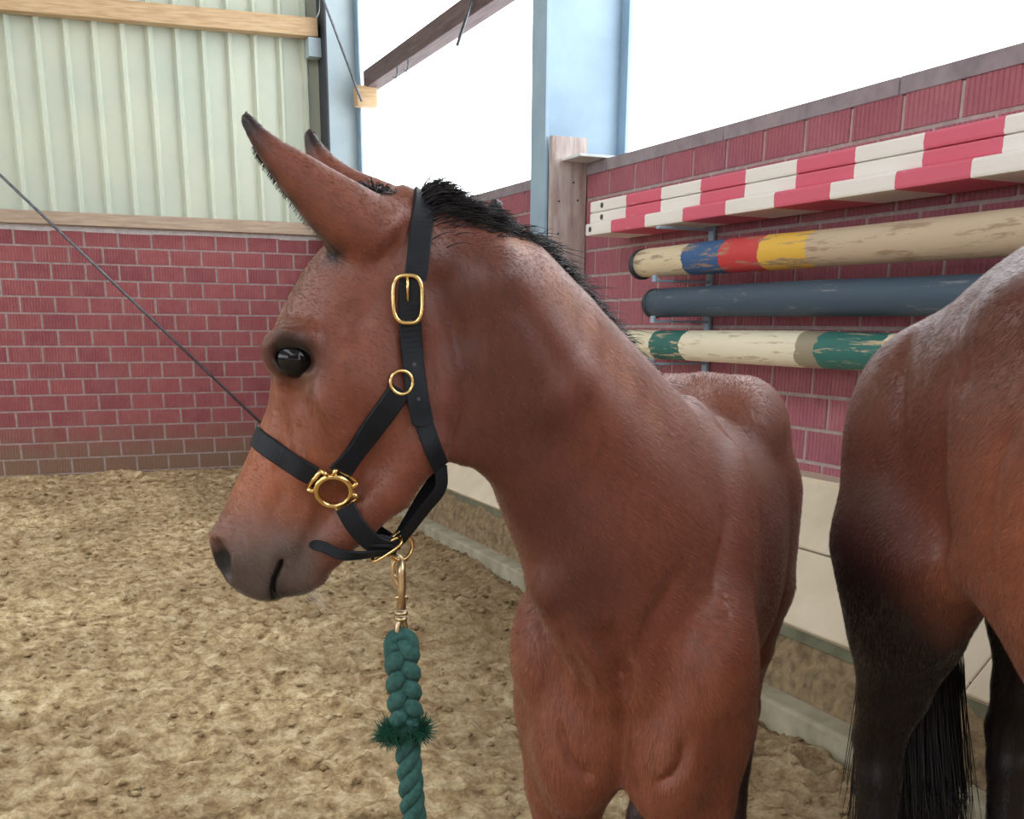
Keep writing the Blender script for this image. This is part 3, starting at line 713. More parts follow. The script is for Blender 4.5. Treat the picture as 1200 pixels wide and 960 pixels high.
def foal_colour(V):
    C = np.tile(BAY, (len(V), 1))
    hl = (V-HC)@HN
    C = mixc(C, srgb(146, 86, 62), .7*sstep(.95, .7, V[:, 2])*sstep(1.75, 1.3, V@FH))
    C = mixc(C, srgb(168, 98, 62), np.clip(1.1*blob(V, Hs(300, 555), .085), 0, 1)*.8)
    C = mixc(C, srgb(98, 86, 82), np.clip(1.9*blob(V, Hs(308, 668), np.array([.062, .062, .062]))+.9*blob(V, Hs(345, 640), .035), 0, .96))
    C = mixc(C, srgb(28, 24, 26), np.clip(1.3*blob(V, Hs(275, 668), .032)+blob(V, Hs(330, 690), .030)+.9*blob(V, Hs(322, 690), .02), 0, .93))
    C = mixc(C, srgb(26, 20, 22), np.clip(1.5*(blob(V, Hp(288, 134, .058), .026)+blob(V, Hp(362, 153, -.056), .024)), 0, .95))
    for a in ((300, 176, .055), (318, 204, .053), (342, 238, .05), (368, 270, .047), (392, 294, .045)):
        C = mixc(C, srgb(22, 17, 22), np.clip(1.5*blob(V, Hp(*a), .013), 0, .92))
    e = blob(V, Hs(345, 417, .072), .024); C = mixc(C, srgb(30, 22, 24), np.clip(2.0*e, 0, .95))
    C = mixc(C, srgb(122, 96, 80), np.clip(1.2*blob(V, Hs(356, 446, .068), .012), 0, .7))
    C = mixc(C, (.004, .004, .005), np.clip(1.8*blob(V, Hs(263, 650, .028), .0125), 0, .96))  # nostril hollow: its shade is put into the colour as near black
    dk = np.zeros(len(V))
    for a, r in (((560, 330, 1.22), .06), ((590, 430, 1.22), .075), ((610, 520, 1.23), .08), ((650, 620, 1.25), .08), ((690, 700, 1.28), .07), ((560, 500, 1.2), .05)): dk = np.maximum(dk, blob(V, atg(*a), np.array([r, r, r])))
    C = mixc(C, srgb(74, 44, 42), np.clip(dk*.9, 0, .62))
    lt = np.zeros(len(V))  # pale band along the neck: specular highlight painted into the coat colour
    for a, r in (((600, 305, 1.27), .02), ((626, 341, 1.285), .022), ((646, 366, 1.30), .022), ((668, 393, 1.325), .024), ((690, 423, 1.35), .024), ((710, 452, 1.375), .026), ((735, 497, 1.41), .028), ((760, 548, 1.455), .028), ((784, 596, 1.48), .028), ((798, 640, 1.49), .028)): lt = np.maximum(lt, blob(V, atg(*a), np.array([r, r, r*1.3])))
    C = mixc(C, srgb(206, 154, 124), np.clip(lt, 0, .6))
    # dark points: crest, lower legs
    C = mixc(C, srgb(40, 28, 28), sstep(.50, .36, V[:, 2])*.92)
    return C
FBVH = BVHTree.FromPolygons([tuple(p) for p in fv.tolist()], fq.tolist())
def hit(px, py):
    r = ray(px, py); h = FBVH.ray_cast(Vector(EYE), Vector(nrm(r))); return (np.array(h[0]), np.array(h[1])) if h[0] is not None else (None, None)
def skin(pts): return [h for h in (hit(*p)[0] for p in pts) if h is not None]
strokes = [(skin(P), d, r) for P, d, r in (
    ([(520, 345), (537, 400), (545, 455), (540, 500), (524, 540)], -.006, .010),          # behind the jowl
    ([(727, 770), (729, 830), (731, 880), (734, 915)], -.010, .011),                      # between the breast muscles
    ([(655, 848), (662, 878), (676, 900), (696, 912)], -.010, .009), ([(770, 918), (786, 912), (800, 892), (802, 868)], -.010, .009),
    ([(648, 700), (668, 770), (690, 830)], -.007, .016), ([(700, 742), (722, 765), (730, 800)], -.012, .018),
    ([(850, 590), (838, 680), (842, 760)], -.006, .016), ([(800, 660), (760, 730), (745, 780)], -.006, .018),
    ([(325, 452), (333, 485), (340, 520), (343, 548)], .0035, .0045), ([(318, 545), (333, 528), (345, 520)], .002, .005),
    ([(352, 478), (357, 520), (353, 560)], .004, .010), ([(378, 470), (398, 515), (408, 545)], .004, .010),
    ([(322, 386), (332, 380), (345, 379)], -.0025, .004), ([(318, 394), (330, 388), (345, 387)], .002, .004),
    ([(372, 432), (366, 446), (352, 452)], -.0025, .004), ([(330, 575), (322, 605), (330, 635)], -.003, .010), ([(360, 595), (352, 620), (340, 640)], .003, .009),
    ([(440, 340), (425, 380), (430, 420)], -.004, .02), ([(600, 340), (650, 420), (690, 500)], -.005, .016), ([(450, 300), (470, 280), (480, 262)], -.004, .014))]
fv = sculpt(fv, fq, [t for t in strokes if len(t[0]) > 1])
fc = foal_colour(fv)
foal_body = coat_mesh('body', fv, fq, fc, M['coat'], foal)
def foal_flow(p):
    head = sstep(.0, 1.0, blob(p, Hs(390, 460), .26)*1.6)*(((p-Hs(505, 400))@HS) > -.02)
    nk = np.tile(nrm(atg(760, 560, 1.5)-atg(520, 360, 1.25))+np.array([0, 0, -.25]), (len(p), 1))
    hd = np.tile(-HS*.75+np.array([0, 0, -.45]), (len(p), 1))
    bd = np.tile(FA*.6+np.array([0, 0, -.8]), (len(p), 1)); b = sstep(1.42, 1.6, p@FH+.5*(1.0-p[:, 2]))
    d = nk*(1-b[:, None])+bd*b[:, None]; d = np.where((p[:, 2] < .74)[:, None], np.array([[0, 0, -1.]]), d)
    return np.where((head > .35)[:, None], hd, d)
def foal_len(p): return .0055+.0045*sstep(1.25, 1.45, p@FH)+.002*sstep(.1, .3, (Hs(505, 400)-p)@HS)
def foal_keep(p):
    e = np.minimum(np.linalg.norm(p-Hs(347, 418, .06), axis=1), np.linalg.norm(p-Hs(347, 418, -.06), axis=1))
    return (p[:, 2] > .1) & (e > .029) & (np.linalg.norm(p-Hs(262, 650, .03), axis=1) > .014)
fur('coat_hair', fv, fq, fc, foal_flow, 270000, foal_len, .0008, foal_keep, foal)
# eyes
for sg in (1, -1):
    bm = bmesh.new(); bmesh.ops.create_uvsphere(bm, u_segments=32, v_segments=20, radius=.0225)
    o = bm_obj('eye', bm, M['eye'], None, True); o.location = Vector(Hs(347, 418, sg*.0505)); o.parent = foal; o.matrix_parent_inverse = Matrix.Translation(foal.location).inverted()
FBVH = BVHTree.FromPolygons([tuple(p) for p in fv.tolist()], fq.tolist())

# ------------------------------------------------------------------ hair strands
def strands(name, paths, r0, mat, parent, sides=3):
    """paths: (n, m, 3) strand points; tapered three-sided tubes in one mesh"""
    P = np.asarray(paths, float); n, mm, _ = P.shape
    T = np.gradient(P, axis=1); T /= np.linalg.norm(T, axis=2, keepdims=True)+1e-9
    ref = np.where(np.abs(T[..., 2:3]) > .9, np.array([1., 0, 0]), np.array([0, 0, 1.])); A = np.cross(T, ref); A /= np.linalg.norm(A, axis=2, keepdims=True)+1e-9; B = np.cross(T, A)
    rad = (r0*np.linspace(1, .15, mm)**.7)[None, :, None]
    V = np.stack([P+rad*(A*math.cos(2*math.pi*k/sides)+B*math.sin(2*math.pi*k/sides)) for k in range(sides)], 2)
    idx = np.arange(n*mm*sides).reshape(n, mm, sides); Q = []
    for k in range(sides):
        k2 = (k+1) % sides; Q.append(np.stack([idx[:, :-1, k], idx[:, :-1, k2], idx[:, 1:, k2], idx[:, 1:, k]], -1).reshape(-1, 4))
    me = np_mesh(name, V.reshape(-1, 3), np.concatenate(Q)); me.materials.append(mat)
    return place(bpy.data.objects.new(name, me), parent)

# mane along the crest
CREST = catmull([atg(488, 232, 1.25), atg(520, 236, 1.255), atg(572, 258, 1.28), atg(622, 296, 1.34), atg(672, 345, 1.42), atg(714, 395, 1.51), atg(752, 445, 1.62), atg(785, 488, 1.71)], 200)
def mane():
    out = []; N = 9000
    for k in range(N):
        u = RNG.random(); i = u*198; a = int(i); p = CREST[a]+(CREST[a+1]-CREST[a])*(i-a)
        t = nrm(CREST[min(a+3, 199)]-CREST[max(a-3, 0)]); lat = nrm(np.cross(t, [0, 0, 1])); up = np.cross(lat, t)
        if up[2] < 0: up = -up
        if lat@(p-EYE) > 0: lat = -lat                # towards the viewer
        w = RNG.normal(.003, .0085); clump = math.sin(i*.42)+.7*math.sin(i*.97+1)+.5*math.sin(i*2.3)
        L = (.024+.016*RNG.random())*(1+.20*clump)*(1-.35*max(0, u-.9)/.1)
        d = nrm(up*(.58+.10*clump)+lat*RNG.normal(.0, .30)+t*(.75+.12*clump+RNG.normal(0, .2)))
        h_ = FBVH.ray_cast(Vector(p+up*.08+lat*w*1.2), Vector(-up)); r = (np.array(h_[0]) if h_[0] is not None else p)-up*.003; s = np.linspace(0, 1, 6)[:, None]
        out.append(r+d*s*(L+.008)+(-up*.45+lat*RNG.normal(-.1, .3))*s**2*L)
    strands('mane', out, .0008, M['hair'], foal)
    out = []
    for k in range(420):                          # forelock and hair behind the ears
        p = atg(*(np.array([430, 216])+np.array([52, 16])*RNG.random()), 1.25)-HN*RNG.normal(0, .012)-np.array([0, 0, .006])
        d = nrm(HS*(.5+RNG.normal(0, .3))+np.array([0, 0, .45])-HN*RNG.normal(.1, .4)); L = .02+.02*RNG.random(); s = np.linspace(0, 1, 5)[:, None]
        out.append(p+d*s*L+np.array([0, 0, -1])*s**2*L*.7)
    strands('forelock', out, .0010, M['hair'], foal)
    out = []                                      # chin whiskers and jaw fuzz
    for k in range(16):
        p = Hs(*(np.array([350, 690])+np.array([30, -8])*RNG.random()+RNG.normal(0, 3, 2)), RNG.normal(0, .012)); d = nrm(-HS*.5+np.array([0, 0, -1])+HN*RNG.normal(0, .3)); L = .012+.02*RNG.random(); s = np.linspace(0, 1, 5)[:, None]
        out.append(p+d*s*L-HS*s**2*L*.3)
    for k in range(90):
        p = Hs(378+RNG.normal(0, 1.5), 664+RNG.normal(0, 8), RNG.normal(0, .012)); d = nrm(-HS+np.array([0, 0, -.6])+HN*RNG.normal(0, .3)); s = np.linspace(0, 1, 5)[:, None]
        out.append(p+d*s*(.006+.006*RNG.random()))
    strands('whiskers', out, .0004, M['whisker'], foal)
    # fringe of the near ear
    out = []
    E = catmull([Hp(297, 170, .054), Hp(311, 193, .052), Hp(333, 224, .050), Hp(359, 257, .046), Hp(386, 286, .042), Hp(402, 300, .04)], 100)
    for k in range(700):
        p = E[int(RNG.random()*99)]-HN*RNG.uniform(0, .012); d = nrm(HS*.5-np.array([0, 0, .7])-HN*RNG.normal(.1, .4)); s = np.linspace(0, 1, 4)[:, None]
        out.append(p-d*.004+d*s*(.006+.005*RNG.random()))
    strands('ear_fringe', out, .0005, M['hair_brown'], foal)
    # one little plait with a white band
    b = empty('mane_plait_parent') if False else None
    c = atg(581, 246, 1.285)
    bm = bmesh.new(); bmesh.ops.create_icosphere(bm, subdivisions=3, radius=.0085)
    for v in bm.verts: v.co = v.co*(1+.22*math.sin(v.co.x*700)*math.sin(v.co.z*800)+.1*math.sin(v.co.y*900)); v.co.z *= 1.35
    o = bm_obj('mane_plait', bm, M['hair'], None, True); o.location = Vector(c); o.parent = foal; o.matrix_parent_inverse = Matrix.Translation(foal.location).inverted(); o['label'] = 'small black mane plait tied with a white band'
    bm = bmesh.new(); p0 = c+np.array([0, 0, -.012]); tube(bm, [p0+(R0*math.cos(a)+FH*math.sin(a))*.0065 for a in np.linspace(0, 2*math.pi, 20, endpoint=False)], .003, 8, closed=True)
    q = bm_obj('hair_band', bm, M['band'], o, True); q.matrix_parent_inverse = Matrix.Identity(4); q.location = -Vector(c)
mane()
# foal tail
def foal_tail():
    out = []
    for k in range(900):
        r = RNG.normal(0, .014, 3); s = np.linspace(0, 1, 9); e = RNG.normal(0, .03, 2)
        P = catmull([Bd(.97, 0, 1.04)+r*.6, Bd(1.02, 0, .99)+r, Bd(1.045+e[0]*.3, e[1]*.4, .80)+r, Bd(1.04+e[0], e[1], .52+RNG.random()*.1)], 9); out.append(P)
    strands('tail', out, .0012, M['hair'], foal)
foal_tail()

# ------------------------------------------------------------------ halter
halter = empty('halter', tuple(Hs(390, 570, 0))); tag(halter, 'black leather halter with brass fittings on the foal\'s head', 'halter')
def ribbon(name, P, N, width, th, mat, parent, taper=None):
    P = np.asarray(P, float); N = np.asarray(N, float); n = len(P); bm = bmesh.new(); rings = []
    for i in range(n):
        t = nrm(P[min(i+1, n-1)]-P[max(i-1, 0)]); nn = nrm(N[i]-t*(N[i]@t)); w = np.cross(t, nn); hw = width/2*(taper[i] if taper is not None else 1)
        prof = ((-1, 0), (-1, .7), (-.88, 1), (.88, 1), (1, .7), (1, 0))
        rings.append([bm.verts.new(P[i]+w*hw*a+nn*th*b) for a, b in prof])
    m_ = len(rings[0])
    for i in range(n-1):
        for k in range(m_): bm.faces.new((rings[i][k], rings[i][(k+1) % m_], rings[i+1][(k+1) % m_], rings[i+1][k]))
    bm.faces.new(rings[0]); bm.faces.new(rings[-1][::-1])
    return bm_obj(name, bm, mat, parent, False)
def smooth_pts(P, it=6):
    P = np.array(P, float)
    for _ in range(it): P[1:-1] = .5*P[1:-1]+.25*(P[:-2]+P[2:])
    return P
def strap_px(px, n, off=.0015):
    q = catmull(px, n); H = [hit(*p) for p in q]; ok = [h for h in H if h[0] is not None]
    P = smooth_pts([h[0] for h in ok]); N = smooth_pts([h[1] for h in ok], 14); N = np.array([nrm(v) for v in N]); return P+N*off, N
def band(c, u, v, a0, a1, n, off=.0015):
    P = []; N = []
    for a in np.linspace(a0, a1, n):
        d = u*math.cos(a)+v*math.sin(a); h = FBVH.ray_cast(Vector(c+d*.4), Vector(-d)); P.append(np.array(h[0])); N.append(np.array(h[1]))
    P = smooth_pts(P); N = np.array([nrm(x) for x in smooth_pts(N, 10)]); return P+N*off, N
def ring(name, c, u, v, r, th, parent, mat, a0=0, a1=2*math.pi, sq=0):
    bm = bmesh.new(); full = abs(a1-a0) > 6.28; A = np.linspace(a0, a1, 40, endpoint=not full)
    f = lambda a: (u*math.copysign(abs(math.cos(a))**(1-sq), math.cos(a))*(r if not hasattr(r, '__len__') else r[0])+v*math.copysign(abs(math.sin(a))**(1-sq), math.sin(a))*(r if not hasattr(r, '__len__') else r[1]))
    tube(bm, [c+f(a) for a in A], th, 10, closed=full); return bm_obj(name, bm, mat, parent, True)
# noseband over the nose
vd = nrm(Hs(299, 509)-Hs(388, 562)); cN = Hs(372, 553)
P, N = band(cN, HN, vd, math.radians(-4), math.radians(184), 48)
ribbon('noseband', P, N, .0235, .0035, M['leather'], halter)
# crown strap over the poll
vt = nrm(Hs(494, 236)-Hs(482, 330)); cP = Hs(482, 330)
P, N = band(cP, HN, vt, math.radians(0), math.radians(180), 50)
ribbon('crown_strap', P, N, .0245, .0035, M['leather'], halter)
Pk, Nk = strap_px([(482, 328), (480, 352), (480, 400), (485, 448), (492, 486), (495, 500)], 40, .0045)
tp = np.ones(len(Pk)); tp[-4:] = (.95, .8, .55, .2)
cs = ribbon('cheek_billet', Pk, Nk, .0245, .0032, M['leather'], halter, tp)
for i in (12, 20, 27):
    bm = bmesh.new(); bmesh.ops.create_cone(bm, cap_ends=True, segments=10, radius1=.0022, radius2=.0022, depth=.001)
    q = bm_obj('punch_hole', bm, M['steel_dark'], None); q.matrix_world = Matrix.Translation(Vector(Pk[i]+Nk[i]*.0035)) @ Vector(Nk[i]).to_track_quat('Z', 'Y').to_matrix().to_4x4(); q.parent = cs
# throat strap below the billet, on round the jowl to the jaw
Pk, Nk = strap_px([(470, 448), (484, 470), (497, 500), (507, 528), (515, 549)], 30, .001)
Pt, Nt = strap_px([(484, 455), (491, 480), (499, 505), (508, 530), (516, 548)], 26, .0015)
ribbon('throat_strap', Pt, Nt, .021, .0032, M['leather'], halter)
a0 = Pt[-1]; lo = [a0, Hs(512, 566, .040), Hs(496, 590, .030), Hs(480, 614, .016), Hs(468, 632, .006)]
P = catmull(lo, 26); N = np.tile(nrm(HN*1.0-HS*.5+np.array([0, 0, -.2])), (26, 1)); ribbon('jaw_strap', P, N, .016, .0032, M['leather'], halter)
hi = np.array([mir(p) for p in lo]); P = catmull(hi, 26); N = np.tile(nrm(-HN-HS*.5), (26, 1)); ribbon('jaw_strap', P, N, .016, .0032, M['leather'], halter)
# far-side straps mirror the near ones
Pm = np.array([mir(p) for p in Pt]); Nm = np.array([n-2*HN*(n@HN) for n in Nt])
ribbon('throat_strap', Pm[::-1], Nm[::-1], .021, .0032, M['leather'], halter)
# cheek strap
Pc, Nc = strap_px([(398, 553), (415, 530), (440, 496), (462, 466), (468, 456)], 32, .0015)
ribbon('cheek_strap', Pc, Nc, .0255, .0035, M['leather'], halter)
Pm = np.array([mir(p) for p in Pc]); Nm = np.array([n-2*HN*(n@HN) for n in Nc]); ribbon('cheek_strap', Pm[::-1], Nm[::-1], .0255, .0035, M['leather'], halter)
# buckle, rings
def frame(px, py, off):
    p, n = hit(px, py); n = nrm(n+HN*.6); d = nrm(np.array([0, 0, 1.])-n*n[2]); return p+n*off, np.cross(d, n), d, n
c, u, v, n = frame(478, 351, .010); bk = ring('buckle', c, u, v, (.0155, .0245), .0024, halter, M['brass'], sq=.35)
bm = bmesh.new(); tube(bm, [c+v*.0245, c+v*.012+n*.002, c-v*.002], .0016, 8); bm_obj('buckle_tongue', bm, M['brass'], bk, True)
c, u, v, n = frame(469, 448, .006); ring('upper_ring', c, u, v, .0125, .0020, halter, M['brass'])
c, u, v, n = frame(391, 571, .009); sr = ring('cheek_ring', c, u, v, .0195, .0034, halter, M['brass'])
e1 = nrm(Hs(340, 532)-Hs(391, 571)); e2 = nrm(Hs(440, 500)-Hs(391, 571)); e3 = nrm(Hs(440, 625)-Hs(391, 571))
for e in (e1, e2, e3):
    e = nrm(e-n*(e@n)); f = np.cross(n, e); bm = bmesh.new(); a = c+e*.0195
    if e is not None:
        tube(bm, [a+f*.013-e*.004, a+f*.0145+e*.006, ], .0028, 8); tube(bm, [a-f*.013-e*.004, a-f*.0145+e*.006], .0028, 8); tube(bm, [a-f*.0145+e*.006-n*.003, a+f*.0145+e*.006-n*.003], .0026, 8)
    bm_obj('strap_bar', bm, M['brass'], sr, True)
ring('cheek_ring', mir(c), u-2*HN*(u@HN), v-2*HN*(v@HN), .0195, .0034, halter, M['brass'])
# chin strap under the jaw, loose end and its buckle
lo = [Hs(404, 585, .053), Hs(416, 606, .053), Hs(436, 628, .044), Hs(456, 639, .020), Hs(466, 640, .0)]
P = catmull(lo, 26); N = np.array([nrm(HN*(1-.4*i/25)+np.array([0, 0, -.35])-HS*.15) for i in range(26)]); ribbon('chin_strap', P, N, .023, .0035, M['leather'], halter)
P = np.array([mir(p) for p in P]); N = np.array([n_-2*HN*(n_@HN) for n_ in N]); ribbon('chin_strap', P[::-1], N[::-1], .023, .0035, M['leather'], halter)
lo = [Hs(364, 629, .044), Hs(380, 632, .047), Hs(398, 640, .048), Hs(418, 641, .046), Hs(438, 640, .038), Hs(462, 640, .02)]
P = catmull(lo, 30); N = np.array([nrm(HN+np.array([0, 0, -.25+.6*math.sin(i*.22)])) for i in range(30)]); tp = np.ones(30); tp[:3] = (.4, .75, .92)
ribbon('strap_end', P, N, .0125, .003, M['leather'], halter, tp)
P = catmull([Hs(430, 626, .042), Hs(446, 628, .036), Hs(464, 634, .02)], 14); ribbon('strap_end', P, np.tile(nrm(HN+np.array([0, 0, .9])), (14, 1)), .017, .003, M['leather'], halter)
cb = Hs(452, 637, .034); eb = nrm(Hs(466, 626, .034)-Hs(432, 648, .034)); ring('chin_buckle', cb, eb, HN*.6+np.array([0, 0, -.4]), (.020, .012), .0019, halter, M['brass'], sq=.4)
cr = Hs(469, 640, .004); ring('lead_ring', cr, nrm(HS*.9+HN*.45), np.array([0, 0, 1.]), .0165, .0023, halter, M['brass'])

# ------------------------------------------------------------------ lead rope
lead = empty('lead_rope', tuple(Hp(478, 860, .004))); tag(lead, 'green twisted lead rope with brass snap hook hanging from the halter', 'rope')
K = lambda x, y: Hp(x, y, .006)
bm = bmesh.new()
ring('snap_eye', K(466, 664), HS, np.array([0, 0, 1.]), (.0075, .013), .0022, lead, M['bronze'])
tube(bm, [K(469, 656), K(470.5, 672), K(471, 690), K(470, 714)], [.004, .0055, .005, .006], 12); tube(bm, [K(462.5, 700), K(478, 700)], .0035, 10)
tube(bm, [K(470, 716), K(470, 720)], [.0085, .0085], 14); tube(bm, [K(470, 723), K(470, 727)], [.0075, .0075], 14); sb = bm_obj('snap_bolt', bm, M['bronze'], lead, True)
bm = bmesh.new(); tube(bm, catmull([K(467, 652), K(461, 662), K(461, 676), K(466, 686), K(471, 688)], 16), .0026, 8); bm_obj('snap_hook', bm, M['bronze'], lead, True)
ring('swivel_loop', K(470.5, 742), HS*.8+HN*.6, np.array([0, 0, 1.]), (.0065, .0175), .0036, lead, M['bronze'])
def twist(name, path, R, r, nst, pitch, mat, ph0=0, flat=1.0):
    P = np.asarray(path, float); L = np.concatenate([[0], np.cumsum(np.linalg.norm(np.diff(P, axis=0), axis=1))])
    n = int(L[-1]/pitch*22); s = np.linspace(0, L[-1], n); C = np.stack([np.interp(s, L, P[:, i]) for i in range(3)], -1)
    out = None
    for k in range(nst):
        pts = []; ref = HS.copy()
        for i in range(n):
            t = nrm(C[min(i+1, n-1)]-C[max(i-1, 0)]); ref = nrm(ref-t*(ref@t)); w = np.cross(t, ref); a = 2*math.pi*(s[i]/pitch+k/nst)+ph0
            pts.append(C[i]+(ref*math.cos(a)+w*math.sin(a)*flat)*R)
        bm = bmesh.new(); tube(bm, pts, r, 9); bm_obj(name, bm, mat, lead, True)
# eye splice: two legs of rope plaited side by side, then the single rope down to the sand
sp0, sp1 = K(470, 752), K(476, 856)
def plait():
    ax = sp1-sp0; L = np.linalg.norm(ax); t = ax/L; u = nrm(-HS-t*(-HS@t)); w = nrm(HN)
    for k in range(3):
        pts = []; n = 90
        for i in range(n):
            f = i/(n-1); a = 2*math.pi*(f*L/.074+k/3); e = min(1, .55+f*4)
            pts.append(sp0+ax*f+u*.0120*math.sin(a)*e+w*.0085*math.sin(2*a))
        bm = bmesh.new(); tube(bm, pts, [.0108*(min(1, .8+j/n*2)) for j in range(n)], 10); bm_obj('plait_strand', bm, M['rope'], lead, True)
    bm = bmesh.new(); tube(bm, catmull([sp0+u*.012+t*.024, sp0+u*.0115-t*.001, sp0-t*.009, sp0-u*.0115-t*.001, sp0-u*.012+t*.024], 24), .0095, 10); bm_obj('plait_strand', bm, M['rope'], lead, True)
plait()
end = K(485, 962); dv = (end-sp1)/np.linalg.norm(end-sp1); path = [sp1-dv*.012]
p = sp1.copy()
while p[2] > .10: p = p+dv*.02; path.append(p.copy())
q = path[-1]; gx_, gy_ = q[0], q[1]
tailp = catmull([path[-2], path[-1], np.array([gx_+.01, gy_-.03, .035]), np.array([gx_-.05, gy_-.10, .022]), np.array([gx_-.14, gy_-.06, .02]), np.array([gx_-.12, gy_+.06, .02]), np.array([gx_-.02, gy_+.08, .025])], 60)[10:]
twist('rope_strand', np.concatenate([np.array(path), tailp]), 0.0082, .0088, 3, .070, M['rope'])
out = []
for cx_, cy_, n in ((456, 857, 620), (490, 853, 680), (474, 850, 200)):
    c = K(cx_, cy_)+HN*.008
    for k in range(n):
        d = nrm(RNG.normal(0, 1, 3)); L = .012+.010*RNG.random(); s = np.linspace(0, 1, 5)[:, None]; bend = RNG.normal(0, .004, 3)
        out.append(c+RNG.normal(0, .003, 3)+d*s*L+bend*s**2)
o = strands('frayed_ends', out, .0009, M['rope_fray'], lead); o['kind'] = 'stuff'
bm = bmesh.new(); tube(bm, catmull([K(453, 856), K(463, 850), K(474, 846), K(485, 850), K(492, 853)], 14), .0085, 9); bm_obj('splice_tuck', bm, M['rope'], lead, True)

# ------------------------------------------------------------------ the mare
MO = np.array([1.548, 1.538, 0.]); MF = nrm(np.array([-.20, -1., 0])); MR = np.array([MF[1], -MF[0], 0.])
def Md(s, t, z): return MO+MF*s+MR*t+np.array([0, 0, z])
Z3 = np.array([0, 0, 1.])
def mare_field(h):
    Fd = Field((.45, -1.45, -.01), (2.15, 1.85, 2.05), h)
    Fd.add(Loft([(Md(s, 0, a), Md(s, 0, b), w) for s, a, b, w in ((.05, 1.19, 1.0, .10), (.13, 1.285, .90, .18), (.27, 1.37, .84, .225), (.40, 1.415, .80, .245), (.54, 1.415, .69, .28), (.7, 1.40, .60, .305), (.9, 1.385, .565, .315), (1.15, 1.37, .58, .315), (1.4, 1.38, .61, .29), (1.65, 1.44, .68, .25), (1.85, 1.40, .78, .18), (1.95, 1.3, .86, .12))], 110, .05), .01, .012)
    for sg in (1, -1):
        Fd.add([Ell(Md(.17, sg*.115, 1.09), (.17, .165, .12), MF, Z3)], .05)
        Fd.add([Ell(Md(.165, sg*.14, .93), (.29, .150, .105), nrm(Z3-MF*.12), MF)], .05)
        Fd.add([Ell(Md(.27, sg*.165, .88), (.17, .11, .075), nrm(Z3-MF*.3), MF)], .05)
        Fd.add([Ell(Md(.45, sg*.16, 1.25), (.08, .06, .07), MF, Z3)], .06)
        P = [Md(.20, sg*.15, .88), Md(.20, sg*.145, .74), Md(.175, sg*.14, .61), Md(.145, sg*.14, .51), Md(.155, sg*.14, .44), Md(.175, sg*.14, .24), Md(.185, sg*.14, .15), Md(.23, sg*.14, .08)]
        Fd.add(chain(P, [.135, .092, .062, .045, .040, .033, .042, .040]), .05, .015)
        Fd.add([Cap(Md(.235, sg*.14, .075), Md(.26, sg*.14, .02), .05, .066)], .008)
        Fd.add(chain([Md(.30, sg*.18, .86), Md(.44, sg*.19, .90), Md(.62, sg*.19, .90)], [.05, .03, .05]), .05, .01)
        Fd.cut(chain([Md(.36, sg*.262, 1.18), Md(.365, sg*.262, 1.05), Md(.36, sg*.262, .92)], [.006, .014, .014]), .05, .01)
        # fore hand
        Fd.add([Ell(Md(1.70, sg*.18, 1.05), (.26, .15, .09), nrm(Z3-MF*.4), MF)], .05)
        Fd.add([Ell(Md(1.76, sg*.17, .86), (.16, .13, .09), Z3, MF)], .05)
        P = [Md(1.72, sg*.15, .80), Md(1.72, sg*.145, .62), Md(1.73, sg*.14, .47), Md(1.725, sg*.14, .40), Md(1.725, sg*.14, .22), Md(1.735, sg*.14, .15), Md(1.78, sg*.14, .08)]
        Fd.add(chain(P, [.085, .07, .054, .050, .034, .042, .040]), .04, .012)
        Fd.add([Cap(Md(1.785, sg*.14, .075), Md(1.81, sg*.14, .02), .048, .062)], .008)
    # neck and head (beyond the frame)
    Fd.add(Loft([(Md(1.62, 0, 1.44), Md(1.95, 0, .92), .15), (Md(1.85, 0, 1.58), Md(2.12, 0, 1.12), .11), (Md(2.1, 0, 1.76), Md(2.28, 0, 1.38), .08), (Md(2.28, 0, 1.86), Md(2.36, 0, 1.56), .065)], 44), .05)
    Fd.add(Loft([(Md(2.30, 0, 1.88), Md(2.34, 0, 1.58), .06), (Md(2.46, 0, 1.84), Md(2.40, 0, 1.50), .09), (Md(2.60, 0, 1.70), Md(2.48, 0, 1.46), .075), (Md(2.74, 0, 1.50), Md(2.60, 0, 1.36), .055), (Md(2.80, 0, 1.36), Md(2.69, 0, 1.28), .05)], 40), .04)
    for sg in (1, -1):
        Fd.add(chain([Md(2.33, sg*.05, 1.86), Md(2.37, sg*.07, 1.95), Md(2.39, sg*.07, 2.02)], [.028, .026, .008]), .02)
    return Fd
mare = empty('mare', tuple(Md(.9, 0, 0))); tag(mare, 'dark bay horse at the right edge, hindquarters and black tail towards the wall', 'horse')
mv, mq = mare_field(.0082).mesh(); mv = smooth_mesh(mv, mq, 4)
def mare_colour(V):
    C = np.tile(np.array(srgb(104, 58, 46)), (len(V), 1)); s = (V-MO)@MF
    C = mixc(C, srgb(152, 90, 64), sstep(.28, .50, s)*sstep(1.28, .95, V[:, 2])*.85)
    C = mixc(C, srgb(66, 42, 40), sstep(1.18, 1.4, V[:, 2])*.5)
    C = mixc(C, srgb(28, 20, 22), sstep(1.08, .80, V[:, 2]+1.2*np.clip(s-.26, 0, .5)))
    return C
MBVH = BVHTree.FromPolygons([tuple(p) for p in mv.tolist()], mq.tolist())
def mskin(pts):
    o = []
    for x, y in pts:
        h = MBVH.ray_cast(Vector(EYE), Vector(nrm(ray(x, y))))
        if h[0] is not None: o.append(np.array(h[0]))
    return o
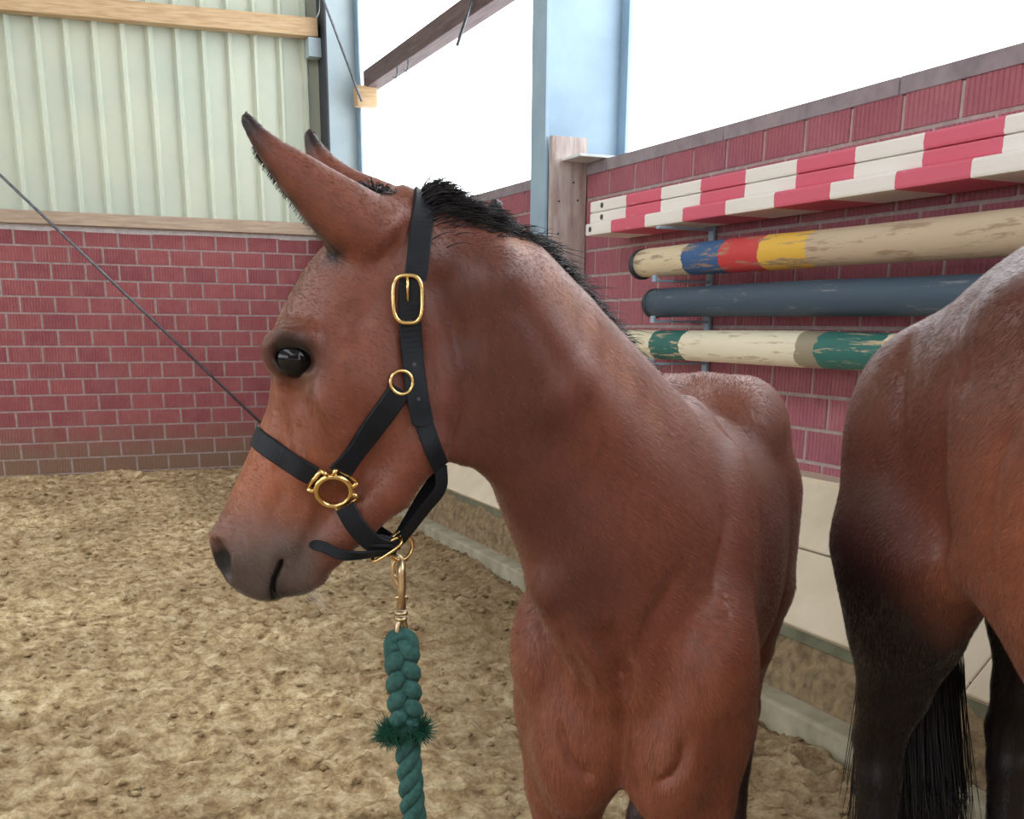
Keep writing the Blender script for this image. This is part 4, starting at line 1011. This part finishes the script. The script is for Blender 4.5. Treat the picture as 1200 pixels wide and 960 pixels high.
mst = [(mskin(P), d, r) for P, d, r in (([(1108, 500), (1102, 570), (1104, 640), (1116, 690)], -.009, .018),
    ([(1092, 320), (1070, 390), (1058, 460), (1052, 540)], -.007, .018), ([(1150, 330), (1130, 400), (1128, 460)], -.006, .02), ([(1185, 500), (1165, 560), (1160, 640)], -.006, .018))]
mv = sculpt(mv, mq, [t for t in mst if len(t[0]) > 1])
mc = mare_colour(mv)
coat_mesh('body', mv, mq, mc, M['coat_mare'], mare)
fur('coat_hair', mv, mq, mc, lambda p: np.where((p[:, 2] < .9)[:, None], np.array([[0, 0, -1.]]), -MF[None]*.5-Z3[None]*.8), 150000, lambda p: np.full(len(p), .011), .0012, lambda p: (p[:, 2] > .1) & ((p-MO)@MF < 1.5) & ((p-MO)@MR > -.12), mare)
for sg in (1, -1):
    bm = bmesh.new(); bmesh.ops.create_uvsphere(bm, u_segments=20, v_segments=12, radius=.024); o = bm_obj('eye', bm, M['eye'], None, True); o.location = Vector(Md(2.50, sg*.070, 1.70)); o.parent = mare; o.matrix_parent_inverse = Matrix.Translation(mare.location).inverted()
def mare_tail():
    out = []
    for k in range(2600):
        a = RNG.random()*2*math.pi; rr = math.sqrt(RNG.random()); r = np.array([math.cos(a), math.sin(a)])*rr
        zend = .16+.22*RNG.random(); w = RNG.normal(0, .012, 2)
        P = catmull([Md(.06, r[0]*.02, 1.20+r[1]*.02), Md(-.01+r[1]*.02, r[0]*.03, 1.14), Md(-.035+r[1]*.035, r[0]*.055, .92), Md(-.005+r[1]*.055, -.01+r[0]*.085+w[0], .62), Md(.025+r[1]*.075+w[1], -.015+r[0]*.10+w[0]*1.5, .38), Md(.04+r[1]*.075+w[1]*1.6, -.02+r[0]*.09+w[0]*2.4, zend)], 14); out.append(P)
    strands('tail', out, .0020, M['hair'], mare)
    out = []
    for k in range(1500):                         # mane
        u = RNG.random(); p = Md(1.66+.66*u, -.01+RNG.normal(0, .008), 1.45+.42*u-.03*math.sin(u*3.1)); L = .14+.06*RNG.random(); s = np.linspace(0, 1, 7)[:, None]
        out.append(p-Z3*.01+(-MR*.75+Z3*.35)*s*L*.6+(-Z3*.9-MR*.1)*s**2*L)
    strands('mane', out, .0018, M['hair'], mare)
mare_tail()
